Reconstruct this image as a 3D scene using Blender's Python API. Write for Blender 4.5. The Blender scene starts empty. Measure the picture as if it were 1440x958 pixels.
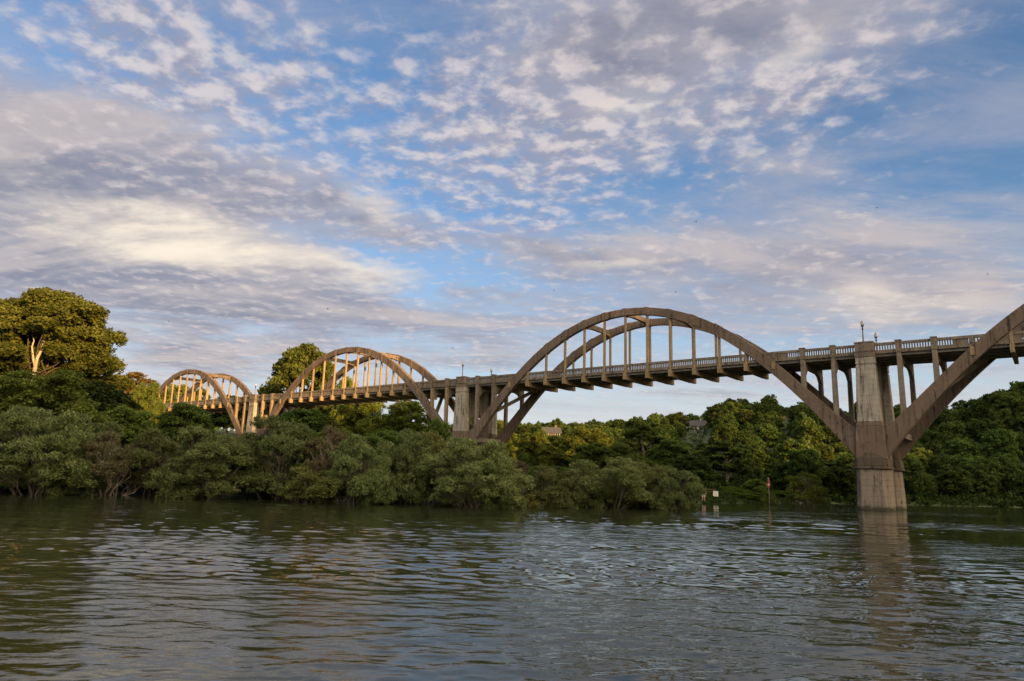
import bpy, bmesh, math, random
import numpy as np
from mathutils import Vector, Matrix

random.seed(7)
scene = bpy.context.scene
col = scene.collection
R = math.radians

# ------------------------------------------------------------------ camera / survey
CAM_H = 2.152
PITCH = 0.19588
ROLL = 0.0304
FPX = 978.33            # focal length for a 1440 px wide frame


def ray(px, py):
    """unit-depth direction through a pixel of the 1440x958 survey photograph"""
    u0, v0 = px - 720.0, py - 479.0
    cr, sr = math.cos(ROLL), math.sin(ROLL)
    u = u0 * cr + v0 * sr
    v = -u0 * sr + v0 * cr
    c, s = math.cos(PITCH), math.sin(PITCH)
    X, Z = u / FPX, -v / FPX
    return Vector((X, c - s * Z, s + c * Z))


def at(px, py, Y):
    """the point at ground distance Y seen at that bearing"""
    d = ray(px, py)
    k = Y / d.y
    return Vector((d.x * k, Y, CAM_H + d.z * k))


cam_d = bpy.data.cameras.new('camera')
cam = bpy.data.objects.new('camera', cam_d)
col.objects.link(cam)
scene.camera = cam
cam_d.sensor_fit = 'HORIZONTAL'
cam_d.sensor_width = 36.0
cam_d.lens = 36.0 * FPX / 1440.0
cam_d.clip_start = 0.1
cam_d.clip_end = 6000
cp, sp = math.cos(PITCH), math.sin(PITCH)
fwd = Vector((0, cp, sp))
up0 = Vector((0, -sp, cp))
rt0 = Vector((1, 0, 0))
cr, sr = math.cos(ROLL), math.sin(ROLL)
rt = rt0 * cr + up0 * sr
up = up0 * cr - rt0 * sr
M = Matrix((rt, up, -fwd)).transposed().to_4x4()
M.translation = (0, 0, CAM_H)
cam.matrix_world = M

# ------------------------------------------------------------------ small helpers


def tag(o, label=None, cat=None, group=None, kind=None):
    if label:
        o['label'] = label
    if cat:
        o['category'] = cat
    if group:
        o['group'] = group
    if kind:
        o['kind'] = kind
    return o


def empty(name, loc=(0, 0, 0), rz=0.0):
    o = bpy.data.objects.new(name, None)
    o.empty_display_size = 0.5
    o.location = loc
    o.rotation_euler = (0, 0, rz)
    col.objects.link(o)
    return o


class MB:
    def __init__(self):
        self.v = []
        self.f = []

    def quad_hull(self, bot, top):
        """solid between two 4-point loops"""
        n = len(self.v)
        self.v += [tuple(p) for p in bot] + [tuple(p) for p in top]
        self.f += [(n + 3, n + 2, n + 1, n), (n + 4, n + 5, n + 6, n + 7)]
        for i in range(4):
            j = (i + 1) % 4
            self.f.append((n + i, n + j, n + 4 + j, n + 4 + i))
        return self

    def box(self, x0, x1, y0, y1, z0, z1):
        return self.taper(x0, x1, y0, y1, z0, x0, x1, y0, y1, z1)

    def taper(self, x0, x1, y0, y1, z0, X0, X1, Y0, Y1, z1):
        return self.quad_hull([(x0, y0, z0), (x1, y0, z0), (x1, y1, z0), (x0, y1, z0)],
                              [(X0, Y0, z1), (X1, Y0, z1), (X1, Y1, z1), (X0, Y1, z1)])

    def octo(self, x0, x1, y0, y1, z0, X0, X1, Y0, Y1, z1, ch, Ch):
        """tapered block with cut corners"""
        def loop(a, b, c, d, z, k):
            return [(a + k, c, z), (b - k, c, z), (b, c + k, z), (b, d - k, z), (b - k, d, z), (a + k, d, z), (a, d - k, z), (a, c + k, z)]
        n = len(self.v)
        self.v += loop(x0, x1, y0, y1, z0, ch) + loop(X0, X1, Y0, Y1, z1, Ch)
        self.f += [tuple(n + i for i in reversed(range(8))), tuple(n + 8 + i for i in range(8))]
        for i in range(8):
            j = (i + 1) % 8
            self.f.append((n + i, n + j, n + 8 + j, n + 8 + i))
        return self

    def strip(self, pts_lo, pts_hi, y0, y1):
        """curved beam: lower and upper (x,z) lines, between two y planes, ends closed"""
        n = len(self.v)
        m = len(pts_lo)
        for (a, b) in zip(pts_lo, pts_hi):
            self.v += [(a[0], y0, a[1]), (a[0], y1, a[1]), (b[0], y1, b[1]), (b[0], y0, b[1])]
        for i in range(m - 1):
            p, q = n + 4 * i, n + 4 * (i + 1)
            for k in range(4):
                l = (k + 1) % 4
                self.f.append((p + k, p + l, q + l, q + k))
        self.f.append((n + 3, n + 2, n + 1, n))
        e = n + 4 * (m - 1)
        self.f.append((e, e + 1, e + 2, e + 3))
        return self

    def beam(self, a, b, w, h, up=(0, 0, 1)):
        a, b = Vector(a), Vector(b)
        d = (b - a).normalized()
        s = d.cross(Vector(up)).normalized()
        u = s.cross(d)
        c = [s * w / 2 + u * h / 2, -s * w / 2 + u * h / 2, -s * w / 2 - u * h / 2, s * w / 2 - u * h / 2]
        return self.quad_hull([a + k for k in c], [b + k for k in c])

    def tube(self, pts, rad, n=7, cap=True):
        pts = [Vector(p) for p in pts]
        base = len(self.v)
        prev = None
        for i, p in enumerate(pts):
            d = (pts[min(i + 1, len(pts) - 1)] - pts[max(i - 1, 0)])
            if d.length < 1e-6:
                d = Vector((0, 0, 1))
            d.normalize()
            ref = prev if prev is not None else (Vector((1, 0, 0)) if abs(d.x) < 0.9 else Vector((0, 1, 0)))
            s = (ref - d * ref.dot(d)).normalized()
            prev = s
            t = d.cross(s)
            for k in range(n):
                a = 2 * math.pi * k / n
                q = p + (s * math.cos(a) + t * math.sin(a)) * rad[i]
                self.v.append((q.x, q.y, q.z))
        for i in range(len(pts) - 1):
            for k in range(n):
                l = (k + 1) % n
                a, b = base + i * n, base + (i + 1) * n
                self.f.append((a + k, a + l, b + l, b + k))
        if cap:
            self.f.append(tuple(base + k for k in reversed(range(n))))
            e = base + (len(pts) - 1) * n
            self.f.append(tuple(e + k for k in range(n)))
        return self

    def lathe(self, prof, n=12, cx=0, cy=0):
        base = len(self.v)
        for (r, z) in prof:
            for k in range(n):
                a = 2 * math.pi * k / n
                self.v.append((cx + r * math.cos(a), cy + r * math.sin(a), z))
        for i in range(len(prof) - 1):
            for k in range(n):
                l = (k + 1) % n
                a, b = base + i * n, base + (i + 1) * n
                self.f.append((a + k, a + l, b + l, b + k))
        self.f.append(tuple(base + k for k in reversed(range(n))))
        e = base + (len(prof) - 1) * n
        self.f.append(tuple(e + k for k in range(n)))
        return self

    def mesh(self, name, mat, smooth=False, bevel=0):
        me = bpy.data.meshes.new(name)
        me.from_pydata(self.v, [], self.f)
        if mat:
            me.materials.append(mat)
        if smooth:
            me.polygons.foreach_set('use_smooth', [True] * len(me.polygons))
        me.update()
        return me

    def build(self, name, mat, parent=None, smooth=False, bevel=0.0):
        o = bpy.data.objects.new(name, self.mesh(name, mat, smooth))
        col.objects.link(o)
        if parent:
            o.parent = parent
        if bevel:
            m = o.modifiers.new('bevel', 'BEVEL')
            m.width = bevel
            m.segments = 1
            m.limit_method = 'ANGLE'
        return o


def fast_mesh(name, V, F, mat, tint=None, smooth=False):
    """numpy mesh: V (n,3), F (m,4)"""
    me = bpy.data.meshes.new(name)
    V = np.asarray(V, np.float32)
    F = np.asarray(F, np.int32)
    k = F.shape[1]
    me.vertices.add(len(V))
    me.vertices.foreach_set('co', V.ravel())
    me.loops.add(F.size)
    me.loops.foreach_set('vertex_index', F.ravel())
    me.polygons.add(len(F))
    me.polygons.foreach_set('loop_start', np.arange(0, F.size, k, dtype=np.int32))
    me.polygons.foreach_set('loop_total', np.full(len(F), k, np.int32))
    if smooth:
        me.polygons.foreach_set('use_smooth', np.ones(len(F), bool))
    if mat:
        me.materials.append(mat)
    if tint is not None:
        a = me.attributes.new('tint', 'FLOAT', 'FACE')
        a.data.foreach_set('value', np.asarray(tint, np.float32))
    me.update(calc_edges=True)
    me.validate()
    return me


def link(name, me, parent=None):
    o = bpy.data.objects.new(name, me)
    col.objects.link(o)
    if parent:
        o.parent = parent
    return o


def copy_thing(root, loc, rz=0.0, sc=(1, 1, 1), label=None, group=None):
    c = root.copy()
    col.objects.link(c)
    c.location = loc
    c.rotation_euler = (0, 0, rz)
    c.scale = sc
    if label:
        c['label'] = label
    if group:
        c['group'] = group
    for ch in root.children:
        d = ch.copy()
        col.objects.link(d)
        d.parent = c
        for g in ch.children:
            e = g.copy()
            col.objects.link(e)
            e.parent = d
    return c


# ------------------------------------------------------------------ node helpers / materials


class NT:
    def __init__(self, tree):
        self.t = tree
        self.t.nodes.clear()

    def n(self, typ, **kw):
        nd = self.t.nodes.new(typ)
        for k, v in kw.items():
            setattr(nd, k, v)
        return nd

    def put(self, sock, v):
        if isinstance(v, bpy.types.NodeSocket):
            self.t.links.new(v, sock)
        elif v is not None:
            sock.default_value = v

    def math(self, op, a, b=None, c=None, clamp=False):
        nd = self.n('ShaderNodeMath', operation=op, use_clamp=clamp)
        self.put(nd.inputs[0], a)
        self.put(nd.inputs[1], b)
        if c is not None:
            self.put(nd.inputs[2], c)
        return nd.outputs[0]

    def vmath(self, op, a, b=None):
        nd = self.n('ShaderNodeVectorMath', operation=op)
        self.put(nd.inputs[0], a)
        if b is not None:
            self.put(nd.inputs[1], b)
        return nd.outputs['Value'] if op in ('DOT_PRODUCT', 'LENGTH') else nd.outputs[0]

    def mapr(self, v, a, b, c=0.0, d=1.0, smooth=True):
        nd = self.n('ShaderNodeMapRange', interpolation_type='SMOOTHSTEP' if smooth else 'LINEAR')
        self.put(nd.inputs[0], v)
        for i, q in enumerate((a, b, c, d)):
            self.put(nd.inputs[i + 1], q)
        return nd.outputs[0]

    def noise(self, vec, scale, detail=4, rough=0.5, dist=0.0, lac=2.0):
        nd = self.n('ShaderNodeTexNoise')
        self.put(nd.inputs['Vector'], vec)
        nd.inputs['Scale'].default_value = scale
        nd.inputs['Detail'].default_value = detail
        nd.inputs['Roughness'].default_value = rough
        nd.inputs['Distortion'].default_value = dist
        nd.inputs['Lacunarity'].default_value = lac
        return nd.outputs[0]

    def mapping(self, vec, scale=(1, 1, 1), loc=(0, 0, 0), rot=(0, 0, 0)):
        nd = self.n('ShaderNodeMapping')
        self.put(nd.inputs[0], vec)
        nd.inputs['Location'].default_value = loc
        nd.inputs['Rotation'].default_value = rot
        nd.inputs['Scale'].default_value = scale
        return nd.outputs[0]

    def ramp(self, fac, stops):
        nd = self.n('ShaderNodeValToRGB')
        self.put(nd.inputs[0], fac)
        e = nd.color_ramp.elements
        while len(e) < len(stops):
            e.new(0.5)
        for i, (p, c) in enumerate(stops):
            e[i].position = p
            e[i].color = (*c, 1)
        return nd.outputs[0]

    def mix(self, fac, a, b, mode='MIX'):
        nd = self.n('ShaderNodeMix', data_type='RGBA', blend_type=mode)
        self.put(nd.inputs[0], fac)
        self.put(nd.inputs[6], a if not isinstance(a, tuple) else (*a[:3], 1))
        self.put(nd.inputs[7], b if not isinstance(b, tuple) else (*b[:3], 1))
        return nd.outputs[2]


def new_mat(name):
    m = bpy.data.materials.new(name)
    m.use_nodes = True
    return m, NT(m.node_tree)


def plain(name, color, rough=0.7, metal=0.0, vary=0.25, scale=6.0, emit=None):
    m, t = new_mat(name)
    out = t.n('ShaderNodeOutputMaterial')
    b = t.n('ShaderNodeBsdfPrincipled')
    tc = t.n('ShaderNodeTexCoord')
    f = t.noise(tc.outputs['Object'], scale, 5, 0.6)
    d = tuple(c * (1 - vary) for c in color)
    l = tuple(min(1, c * (1 + vary)) for c in color)
    t.put(b.inputs['Base Color'], t.ramp(f, [(0.3, d), (0.7, l)]))
    b.inputs['Roughness'].default_value = rough
    b.inputs['Metallic'].default_value = metal
    t.put(out.inputs[0], b.outputs[0])
    return m


def concrete(name, base, dark, rust, stain=0.5, seams=True):
    """weathered board-marked concrete: mottling, vertical run-off streaks, dark growth, rust patches"""
    m, t = new_mat(name)
    out = t.n('ShaderNodeOutputMaterial')
    b = t.n('ShaderNodeBsdfPrincipled')
    tc = t.n('ShaderNodeTexCoord')
    P = tc.outputs['Object']
    big = t.noise(P, 0.35, 5, 0.6)
    mott = t.noise(P, 2.2, 7, 0.68)
    streak = t.noise(t.mapping(P, (3.2, 3.2, 0.22)), 1.0, 6, 0.65, 0.4)
    fine = t.noise(P, 22.0, 4, 0.6)
    c = t.mix(t.mapr(big, 0.35, 0.68), base, tuple(k * 0.74 for k in base))
    c = t.mix(t.mapr(mott, 0.46, 0.70, 0, 0.75), c, rust)
    c = t.mix(t.mapr(streak, 0.47, 0.70, 0, stain), c, dark)
    c = t.mix(t.mapr(t.math('MULTIPLY', streak, mott), 0.30, 0.40, 0, stain), c, tuple(k * 0.5 for k in dark))
    lightp = t.mapr(t.noise(t.mapping(P, (1, 1, 0.5), (7, 3, 1)), 1.3, 5, 0.7), 0.61, 0.68, 0, 0.6)
    c = t.mix(lightp, c, tuple(min(1, k * 1.5) for k in base))
    if seams:
        w = t.n('ShaderNodeTexWave', wave_type='BANDS', bands_direction='Z', wave_profile='SIN')
        t.put(w.inputs[0], P)
        w.inputs['Scale'].default_value = 0.55
        w.inputs['Distortion'].default_value = 0.6
        w.inputs['Detail'].default_value = 2
        c = t.mix(t.mapr(w.outputs[1], 0.985, 1.0, 0, 0.45), c, tuple(k * 0.6 for k in dark))
    c = t.mix(t.mapr(fine, 0.3, 0.75, 0, 0.35), c, tuple(k * 0.7 for k in base))
    # wet tide line and slime where the concrete stands in the river
    sz = t.n('ShaderNodeSeparateXYZ')
    t.put(sz.inputs[0], P)
    wet = t.math('ADD', sz.outputs[2], t.math('MULTIPLY', mott, -0.9))
    c = t.mix(t.mapr(wet, -0.35, 0.15, 0.85, 0), c, (0.035, 0.034, 0.022))
    t.put(b.inputs['Base Color'], c)
    b.inputs['Roughness'].default_value = 0.93
    b.inputs['Specular IOR Level'].default_value = 0.2
    bp = t.n('ShaderNodeBump')
    bp.inputs['Strength'].default_value = 0.5
    bp.inputs['Distance'].default_value = 0.03
    t.put(bp.inputs['Height'], t.math('ADD', fine, t.math('MULTIPLY', mott, 2.0)))
    t.put(b.inputs['Normal'], bp.outputs[0])
    t.put(out.inputs[0], b.outputs[0])
    return m


def leaf_mat(name, c0, c1, c2, trans=0.35, vary=0.35):
    m, t = new_mat(name)
    out = t.n('ShaderNodeOutputMaterial')
    b = t.n('ShaderNodeBsdfPrincipled')
    at_ = t.n('ShaderNodeAttribute', attribute_name='tint', attribute_type='GEOMETRY')
    oi = t.n('ShaderNodeObjectInfo')
    c = t.ramp(at_.outputs['Fac'], [(0.0, c0), (0.5, c1), (1.0, c2)])
    hs = t.n('ShaderNodeHueSaturation')
    t.put(hs.inputs['Color'], c)
    t.put(hs.inputs['Value'], t.math('MULTIPLY_ADD', oi.outputs['Random'], vary * 2, 1 - vary))
    rr = t.math('FRACT', t.math('MULTIPLY', oi.outputs['Random'], 7.31))
    t.put(hs.inputs['Hue'], t.math('MULTIPLY_ADD', rr, 0.03, 0.480))
    t.put(b.inputs['Base Color'], hs.outputs[0])
    b.inputs['Roughness'].default_value = 0.7
    b.inputs['Specular IOR Level'].default_value = 0.1
    tr = t.n('ShaderNodeBsdfTranslucent')
    t.put(tr.inputs[0], hs.outputs[0])
    mx = t.n('ShaderNodeMixShader')
    mx.inputs[0].default_value = trans
    t.put(mx.inputs[1], b.outputs[0])
    t.put(mx.inputs[2], tr.outputs[0])
    t.put(out.inputs[0], mx.outputs[0])
    return m


M_CONC = concrete('pier_concrete', (0.29, 0.235, 0.178), (0.06, 0.046, 0.036), (0.185, 0.132, 0.093), 0.85)
M_PIL = concrete('pilaster_concrete', (0.46, 0.41, 0.335), (0.06, 0.05, 0.042), (0.30, 0.24, 0.18), 0.95)
M_CAP = concrete('stained_concrete', (0.13, 0.098, 0.072), (0.04, 0.032, 0.026), (0.10, 0.07, 0.05), 0.8, seams=False)
M_RIB = concrete('arch_concrete', (0.205, 0.150, 0.112), (0.056, 0.042, 0.033), (0.150, 0.099, 0.070), 1.0, seams=False)
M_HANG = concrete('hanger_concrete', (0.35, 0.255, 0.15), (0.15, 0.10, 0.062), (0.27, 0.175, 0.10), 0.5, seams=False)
M_RAIL = concrete('railing_concrete', (0.25, 0.20, 0.15), (0.045, 0.036, 0.03), (0.15, 0.108, 0.08), 0.85, seams=False)
M_DECK = concrete('deck_concrete', (0.30, 0.27, 0.235), (0.10, 0.085, 0.07), (0.22, 0.17, 0.13), 0.5, seams=False)
M_IRON = plain('black_iron', (0.03, 0.03, 0.032), 0.5, 0.6)
M_POLE = plain('weathered_pole', (0.16, 0.15, 0.14), 0.6, 0.2)
M_BARK = plain('willow_bark', (0.12, 0.09, 0.065), 0.9, 0, 0.4, 5)
M_PALE = plain('pale_bark', (0.42, 0.36, 0.28), 0.9, 0, 0.35, 3)
M_DEAD = plain('dead_wood', (0.27, 0.215, 0.17), 0.9, 0, 0.3, 5)

L_WILLOW = leaf_mat('willow_leaf', (0.09, 0.115, 0.036), (0.145, 0.178, 0.058), (0.21, 0.24, 0.094), 0.35, 0.26)
L_WILLOW2 = leaf_mat('yellow_willow_leaf', (0.10, 0.11, 0.03), (0.145, 0.155, 0.042), (0.20, 0.205, 0.066), 0.35, 0.15)
L_BROWN = leaf_mat('sparse_willow_leaf', (0.085, 0.07, 0.034), (0.12, 0.098, 0.048), (0.14, 0.128, 0.062), 0.3, 0.12)
L_COTTON = leaf_mat('cottonwood_leaf', (0.060, 0.074, 0.014), (0.105, 0.120, 0.022), (0.16, 0.168, 0.034), 0.35, 0.1)
L_GREEN = leaf_mat('broadleaf_leaf', (0.06, 0.098, 0.018), (0.10, 0.15, 0.028), (0.15, 0.20, 0.042), 0.35, 0.16)
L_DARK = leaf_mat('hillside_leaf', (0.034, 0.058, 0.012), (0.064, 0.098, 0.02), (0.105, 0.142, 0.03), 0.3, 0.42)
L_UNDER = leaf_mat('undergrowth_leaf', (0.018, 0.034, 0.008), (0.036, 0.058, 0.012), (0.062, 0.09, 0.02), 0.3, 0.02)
L_BRIGHT = leaf_mat('shrub_leaf', (0.07, 0.12, 0.016), (0.105, 0.165, 0.024), (0.15, 0.21, 0.036), 0.4, 0.2)
L_GOLD = leaf_mat('golden_leaf', (0.15, 0.11, 0.035), (0.22, 0.165, 0.055), (0.29, 0.23, 0.08), 0.35, 0.15)
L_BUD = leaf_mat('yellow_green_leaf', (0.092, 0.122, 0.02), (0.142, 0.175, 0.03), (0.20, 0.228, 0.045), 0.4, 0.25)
# ------------------------------------------------------------------ terrain and river
SX = np.array([-900, -300, -150, -90, -40, -23, -6.5, 6, 12, 19.5, 30, 43, 61, 84, 140, 260, 900.])
SY = np.array([-420, -60, 20, 40, 54.5, 57, 59, 64, 72, 80, 89, 100, 107.5, 115, 130, 152, 240.])
RU = np.array([-3, -0.72, -0.45, -0.2, -0.06, 0.02, 0.10, 0.184, 0.266, 0.337, 0.394, 0.491, 0.634, 0.736, 1.0, 3.0])
RR = np.array([240, 240, 250, 300, 330, 330, 330, 330, 330, 330, 310, 290, 260, 240, 230, 230.])
RH = np.array([14, 14, 12, 12, 14, 15, 17, 20, 23.5, 27.5, 26.5, 20, 18.5, 22, 27, 32.])
SUN_EL = R(7.5)
SUN_XY = np.array([0.629, -0.777])
SUN_XY = SUN_XY / np.linalg.norm(SUN_XY)
LAT = np.array([-SUN_XY[1], SUN_XY[0]])
_rs = np.random.RandomState(3)
_waves = [(_rs.uniform(0.015, 0.09), _rs.uniform(0, 2 * math.pi), _rs.uniform(0, 6.28)) for _ in range(14)]


def sstep(t):
    t = np.clip(t, 0, 1)
    return t * t * (3 - 2 * t)


def ground_h(x, y):
    x = np.asarray(x, float)
    y = np.asarray(y, float)
    d = (y - np.interp(x, SX, SY)) * 0.85
    bank = np.interp(d, [-12, -3, 0, 3, 12, 40], [-3.0, -1.4, -0.1, 0.7, 1.9, 2.8])
    r = np.hypot(x, y)
    u = np.where(y > 1, x / np.maximum(y, 1), np.sign(x) * 3)
    Rr = np.interp(u, RU, RR)
    Hh = np.interp(u, RU, RH)
    r0 = r - np.maximum(d, 0) / np.clip(0.85 * np.cos(np.arctan(u)) * 1.0, 0.3, 1)
    r0 = np.clip(r0, 60, Rr - 60)
    front = np.maximum(r0 + 6, np.where(u < 0.3, 150 - 250 * np.maximum(u, 0) * 0.3, 0))
    ridge = sstep((r - front) / (Rr - front)) * Hh
    n = sum(np.sin(k * (x * math.cos(a) + y * math.sin(a)) + p) for k, a, p in _waves) / 5.0
    h = np.where(d > 0, bank + ridge + n * np.clip(d / 60, 0, 1) * 0.9, bank)
    # near bank, and an unseen ridge added behind the camera to shade the scene
    db = -(y + 5.0)
    nb = np.interp(db, [-8, 0, 3, 40], [-3.0, -0.1, 0.8, 3.0])
    ps = x * SUN_XY[0] + y * SUN_XY[1]
    e = x * LAT[0] + y * LAT[1]
    Hb = np.interp(e, [-200, 60, 67, 84, 102, 150, 250, 400], [67, 67.5, 70.5, 71, 50, 52, 97, 100])  # crest heights shaped to set where sun and shade fall
    rough = sum(np.sin(e * k + q) for k, q in ((0.21, 1), (0.37, 2), (0.083, 0.5), (0.61, 4))) * 0.7
    back = sstep((ps - 150) / 150.0) * (Hb + rough)
    hb = nb + np.where(y < -5, back, 0)
    return np.where((y < np.interp(x, SX, SY) - 8) | (y < -2), np.maximum(np.where(y < -2, hb, -3.0), np.where(d > 0, h, -3.0)), h)


def gz(x, y):
    return float(ground_h(np.array([x]), np.array([y]))[0])


def polar_sheet(rings, angs):
    r = np.asarray(rings)[:, None]
    a = np.asarray(angs)[None, :]
    X = r * np.sin(a)
    Y = r * np.cos(a)
    nr, na = X.shape
    i = np.arange(nr - 1)[:, None]
    j = np.arange(na)[None, :]
    j2 = (j + 1) % na
    F = np.stack([i * na + j, i * na + j2, (i + 1) * na + j2, (i + 1) * na + j], -1).reshape(-1, 4)
    return X, Y, F


# ground: one sheet to the horizon
m, t = new_mat('ground_soil')
out = t.n('ShaderNodeOutputMaterial')
b = t.n('ShaderNodeBsdfPrincipled')
tc = t.n('ShaderNodeTexCoord')
f1 = t.noise(tc.outputs['Object'], 0.08, 6, 0.65)
f2 = t.noise(tc.outputs['Object'], 1.3, 6, 0.7)
c = t.ramp(f1, [(0.3, (0.035, 0.045, 0.016)), (0.5, (0.055, 0.075, 0.022)), (0.75, (0.055, 0.06, 0.025))])
c = t.mix(t.mapr(f2, 0.4, 0.75, 0, 0.6), c, (0.045, 0.04, 0.024))
t.put(b.inputs['Base Color'], c)
b.inputs['Roughness'].default_value = 0.95
t.put(out.inputs[0], b.outputs[0])
M_GROUND = m
rings = np.concatenate([[0.5, 2, 4], np.geomspace(6, 60, 30), np.geomspace(62, 420, 110), np.geomspace(440, 3000, 20)])
angs = np.linspace(0, 2 * math.pi, 480, endpoint=False)
X, Y, F = polar_sheet(rings, angs)
Z = ground_h(X, Y)
far = np.hypot(X, Y) > 600
Z = np.where(far & (Y > 0), np.minimum(Z, 12), Z)
V = np.stack([X, Y, Z], -1).reshape(-1, 3)
tag(link('ground', fast_mesh('ground', V, F[:, ::-1], M_GROUND, smooth=True)), kind='structure')

# river: real waves near the camera, fine ripples as bump everywhere
m, t = new_mat('river_water')
out = t.n('ShaderNodeOutputMaterial')
b = t.n('ShaderNodeBsdfPrincipled')
geo = t.n('ShaderNodeNewGeometry')
P = geo.outputs['Position']
patch = t.noise(t.mapping(P, (0.035, 0.09, 0.0), (3.1, 8.2, 0)), 1.0, 3, 0.55)
r1 = t.noise(t.mapping(P, (0.9, 2.0, 0.0)), 1.0, 2, 0.5, 0.5)
r2 = t.noise(t.mapping(P, (3.6, 6.5, 0.0), (1, 4, 0)), 1.0, 3, 0.6)
amp = t.mapr(patch, 0.40, 0.60, 0.10, 1.0)
h = t.math('MULTIPLY', t.math('ADD', t.math('MULTIPLY', r1, 0.042), t.math('MULTIPLY', r2, 0.0085)), amp)
bp = t.n('ShaderNodeBump')
bp.inputs['Strength'].default_value = 1.0
bp.inputs['Distance'].default_value = 1.0
t.put(bp.inputs['Height'], h)
b.inputs['Base Color'].default_value = (0.022, 0.026, 0.012, 1)
b.inputs['Roughness'].default_value = 0.03
b.inputs['IOR'].default_value = 1.333
t.put(b.inputs['Normal'], bp.outputs[0])
t.put(out.inputs[0], b.outputs[0])
M_WATER = m

rings = np.concatenate([[0.3, 1.5, 3, 4, 5], 6.0 * 1.0062 ** np.arange(0, 522), np.geomspace(155, 3000, 30)])
fr = np.linspace(-R(48), R(48), 760)
angs = np.concatenate([fr, np.linspace(R(48), 2 * math.pi - R(48), 72)[1:-1]])
X, Y, F = polar_sheet(rings, angs)
Z = np.zeros_like(X)
rr = np.hypot(X, Y)
rs = np.random.RandomState(11)


def lownoise(x, y, s, seed):
    q = np.random.RandomState(seed)
    v = 0
    for _ in range(7):
        k = q.uniform(0.5, 1.6) * s
        a = q.uniform(0, 6.28)
        v = v + np.sin(k * (x * 0.45 * math.cos(a) + y * math.sin(a)) + q.uniform(0, 6.28))
    return v / 3.2


wx = X + 0.5 * lownoise(X, Y, 0.5, 5)
wy = Y + 0.35 * lownoise(X, Y, 0.6, 6)
rough_patch = sstep((lownoise(X, Y, 0.17, 21) + 0.55) / 1.3)
space = rr * 0.0062
for i in range(90):
    lam = 0.32 * (4.2 / 0.32) ** rs.uniform(0, 1)
    k = 2 * math.pi / lam
    a = rs.normal(math.pi / 2 - 0.2, 0.62)         # crests lie mostly across the view, slightly slanted by the current
    ph = rs.uniform(0, 6.28)
    A = (0.0022 if lam < 1.0 else 0.0014) * lam ** 0.80
    fade = np.clip(lam / (3.2 * space) - 0.35, 0, 1)
    mod = (0.2 + 0.8 * rough_patch) if lam < 0.9 else (0.35 + 0.65 * rough_patch)
    Z += A * fade * mod * np.sin(k * (wx * math.cos(a) + wy * math.sin(a)) + ph)
for i in range(46):                        # small chop
    lam = 0.2 * (0.85 / 0.2) ** rs.uniform(0, 1)
    k = 2 * math.pi / lam
    a = rs.normal(math.pi / 2 - 0.1, 0.6)
    ph = rs.uniform(0, 6.28)
    fade = np.clip(lam / (3.0 * space) - 0.4, 0, 1)
    Z += 0.0044 * lam * fade * (0.25 + 0.75 * rough_patch) * np.sin(k * (wx * math.cos(a) + wy * math.sin(a)) + ph)
Z = np.where(rr > 150, 0, Z)
V = np.stack([X, Y, Z], -1).reshape(-1, 3)
tag(link('river_water', fast_mesh('river_water', V, F[:, ::-1], M_WATER, smooth=True)), kind='structure')
# ------------------------------------------------------------------ the arch bridge
BX, BY, BA = 39.105, 75.734, 0.66384
PAN = 60.0 / 18
W = 8.3
bridge = empty('arch_bridge', (BX, BY, 0), -BA)
tag(bridge, 'long brown concrete bridge of tall rainbow arches carrying a railed roadway over the river', 'bridge')

ext = np.array([(30, 25.86), (26.6, 25.6), (23.4, 25.0), (21.1, 24.25), (17.2, 22.35), (15.2, 21.0), (12.95, 19.35),
                (11.0, 17.97), (9.84, 16.84), (6.38, 13.32), (3.2, 10.25), (1.8, 8.95)])
itr = np.array([(30, 24.85), (26.6, 24.65), (23.5, 23.9), (21.35, 23.2), (19.6, 22.0), (16.4, 20.35), (14.3, 18.85), (11.9, 16.9),
                (10.3, 15.6), (9.24, 14.5), (7.45, 12.7), (6.5, 11.5), (3.55, 7.9), (1.57, 5.65)])


def even_fit(p):
    u = ((p[:, 0] - 30) / 30) ** 2
    return np.polyfit(u, p[:, 1], 3)


CE, CI = even_fit(ext), even_fit(itr)


def z_ext(s):
    return float(np.polyval(CE, ((s - 30) / 30) ** 2))


def z_int(s):
    return float(np.polyval(CI, ((s - 30) / 30) ** 2))


def yy(side, a):           # distance a behind the near (side 0) or far (side 1) face of the bridge
    return a if side == 0 else W - a


def ypair(side, a, b):
    p, q = yy(side, a), yy(side, b)
    return (min(p, q), max(p, q))


def swapxy(mb):
    mb.v = [(y, x, z) for (x, y, z) in mb.v]
    return mb


pan_ks = list(range(-19, 78))
SPANS = [-60, 0, 60, 120, 180]
# roadway slab with its two edge kerbs and stringers beneath
d = MB()
d.box(-282, 63, 0.62, W - 0.62, 16.74, 17.08)
d.box(-282, 63, 0.66, 0.92, 16.56, 16.738)
d.box(-282, 63, W - 0.92, W - 0.66, 16.56, 16.738)
for y0 in (2.0, 3.9, 5.8):
    d.box(-282, 63, y0, y0 + 0.35, 16.5, 16.738)
d.box(-282, 63, 0.75, 1.2, 17.083, 17.22)
d.box(-282, 63, W - 1.2, W - 0.75, 17.083, 17.22)
d.build('deck', M_DECK, bridge)


def in_rib(s0, loc):
    """does the parapet panel from s0 meet an arch rib"""
    return False


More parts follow.
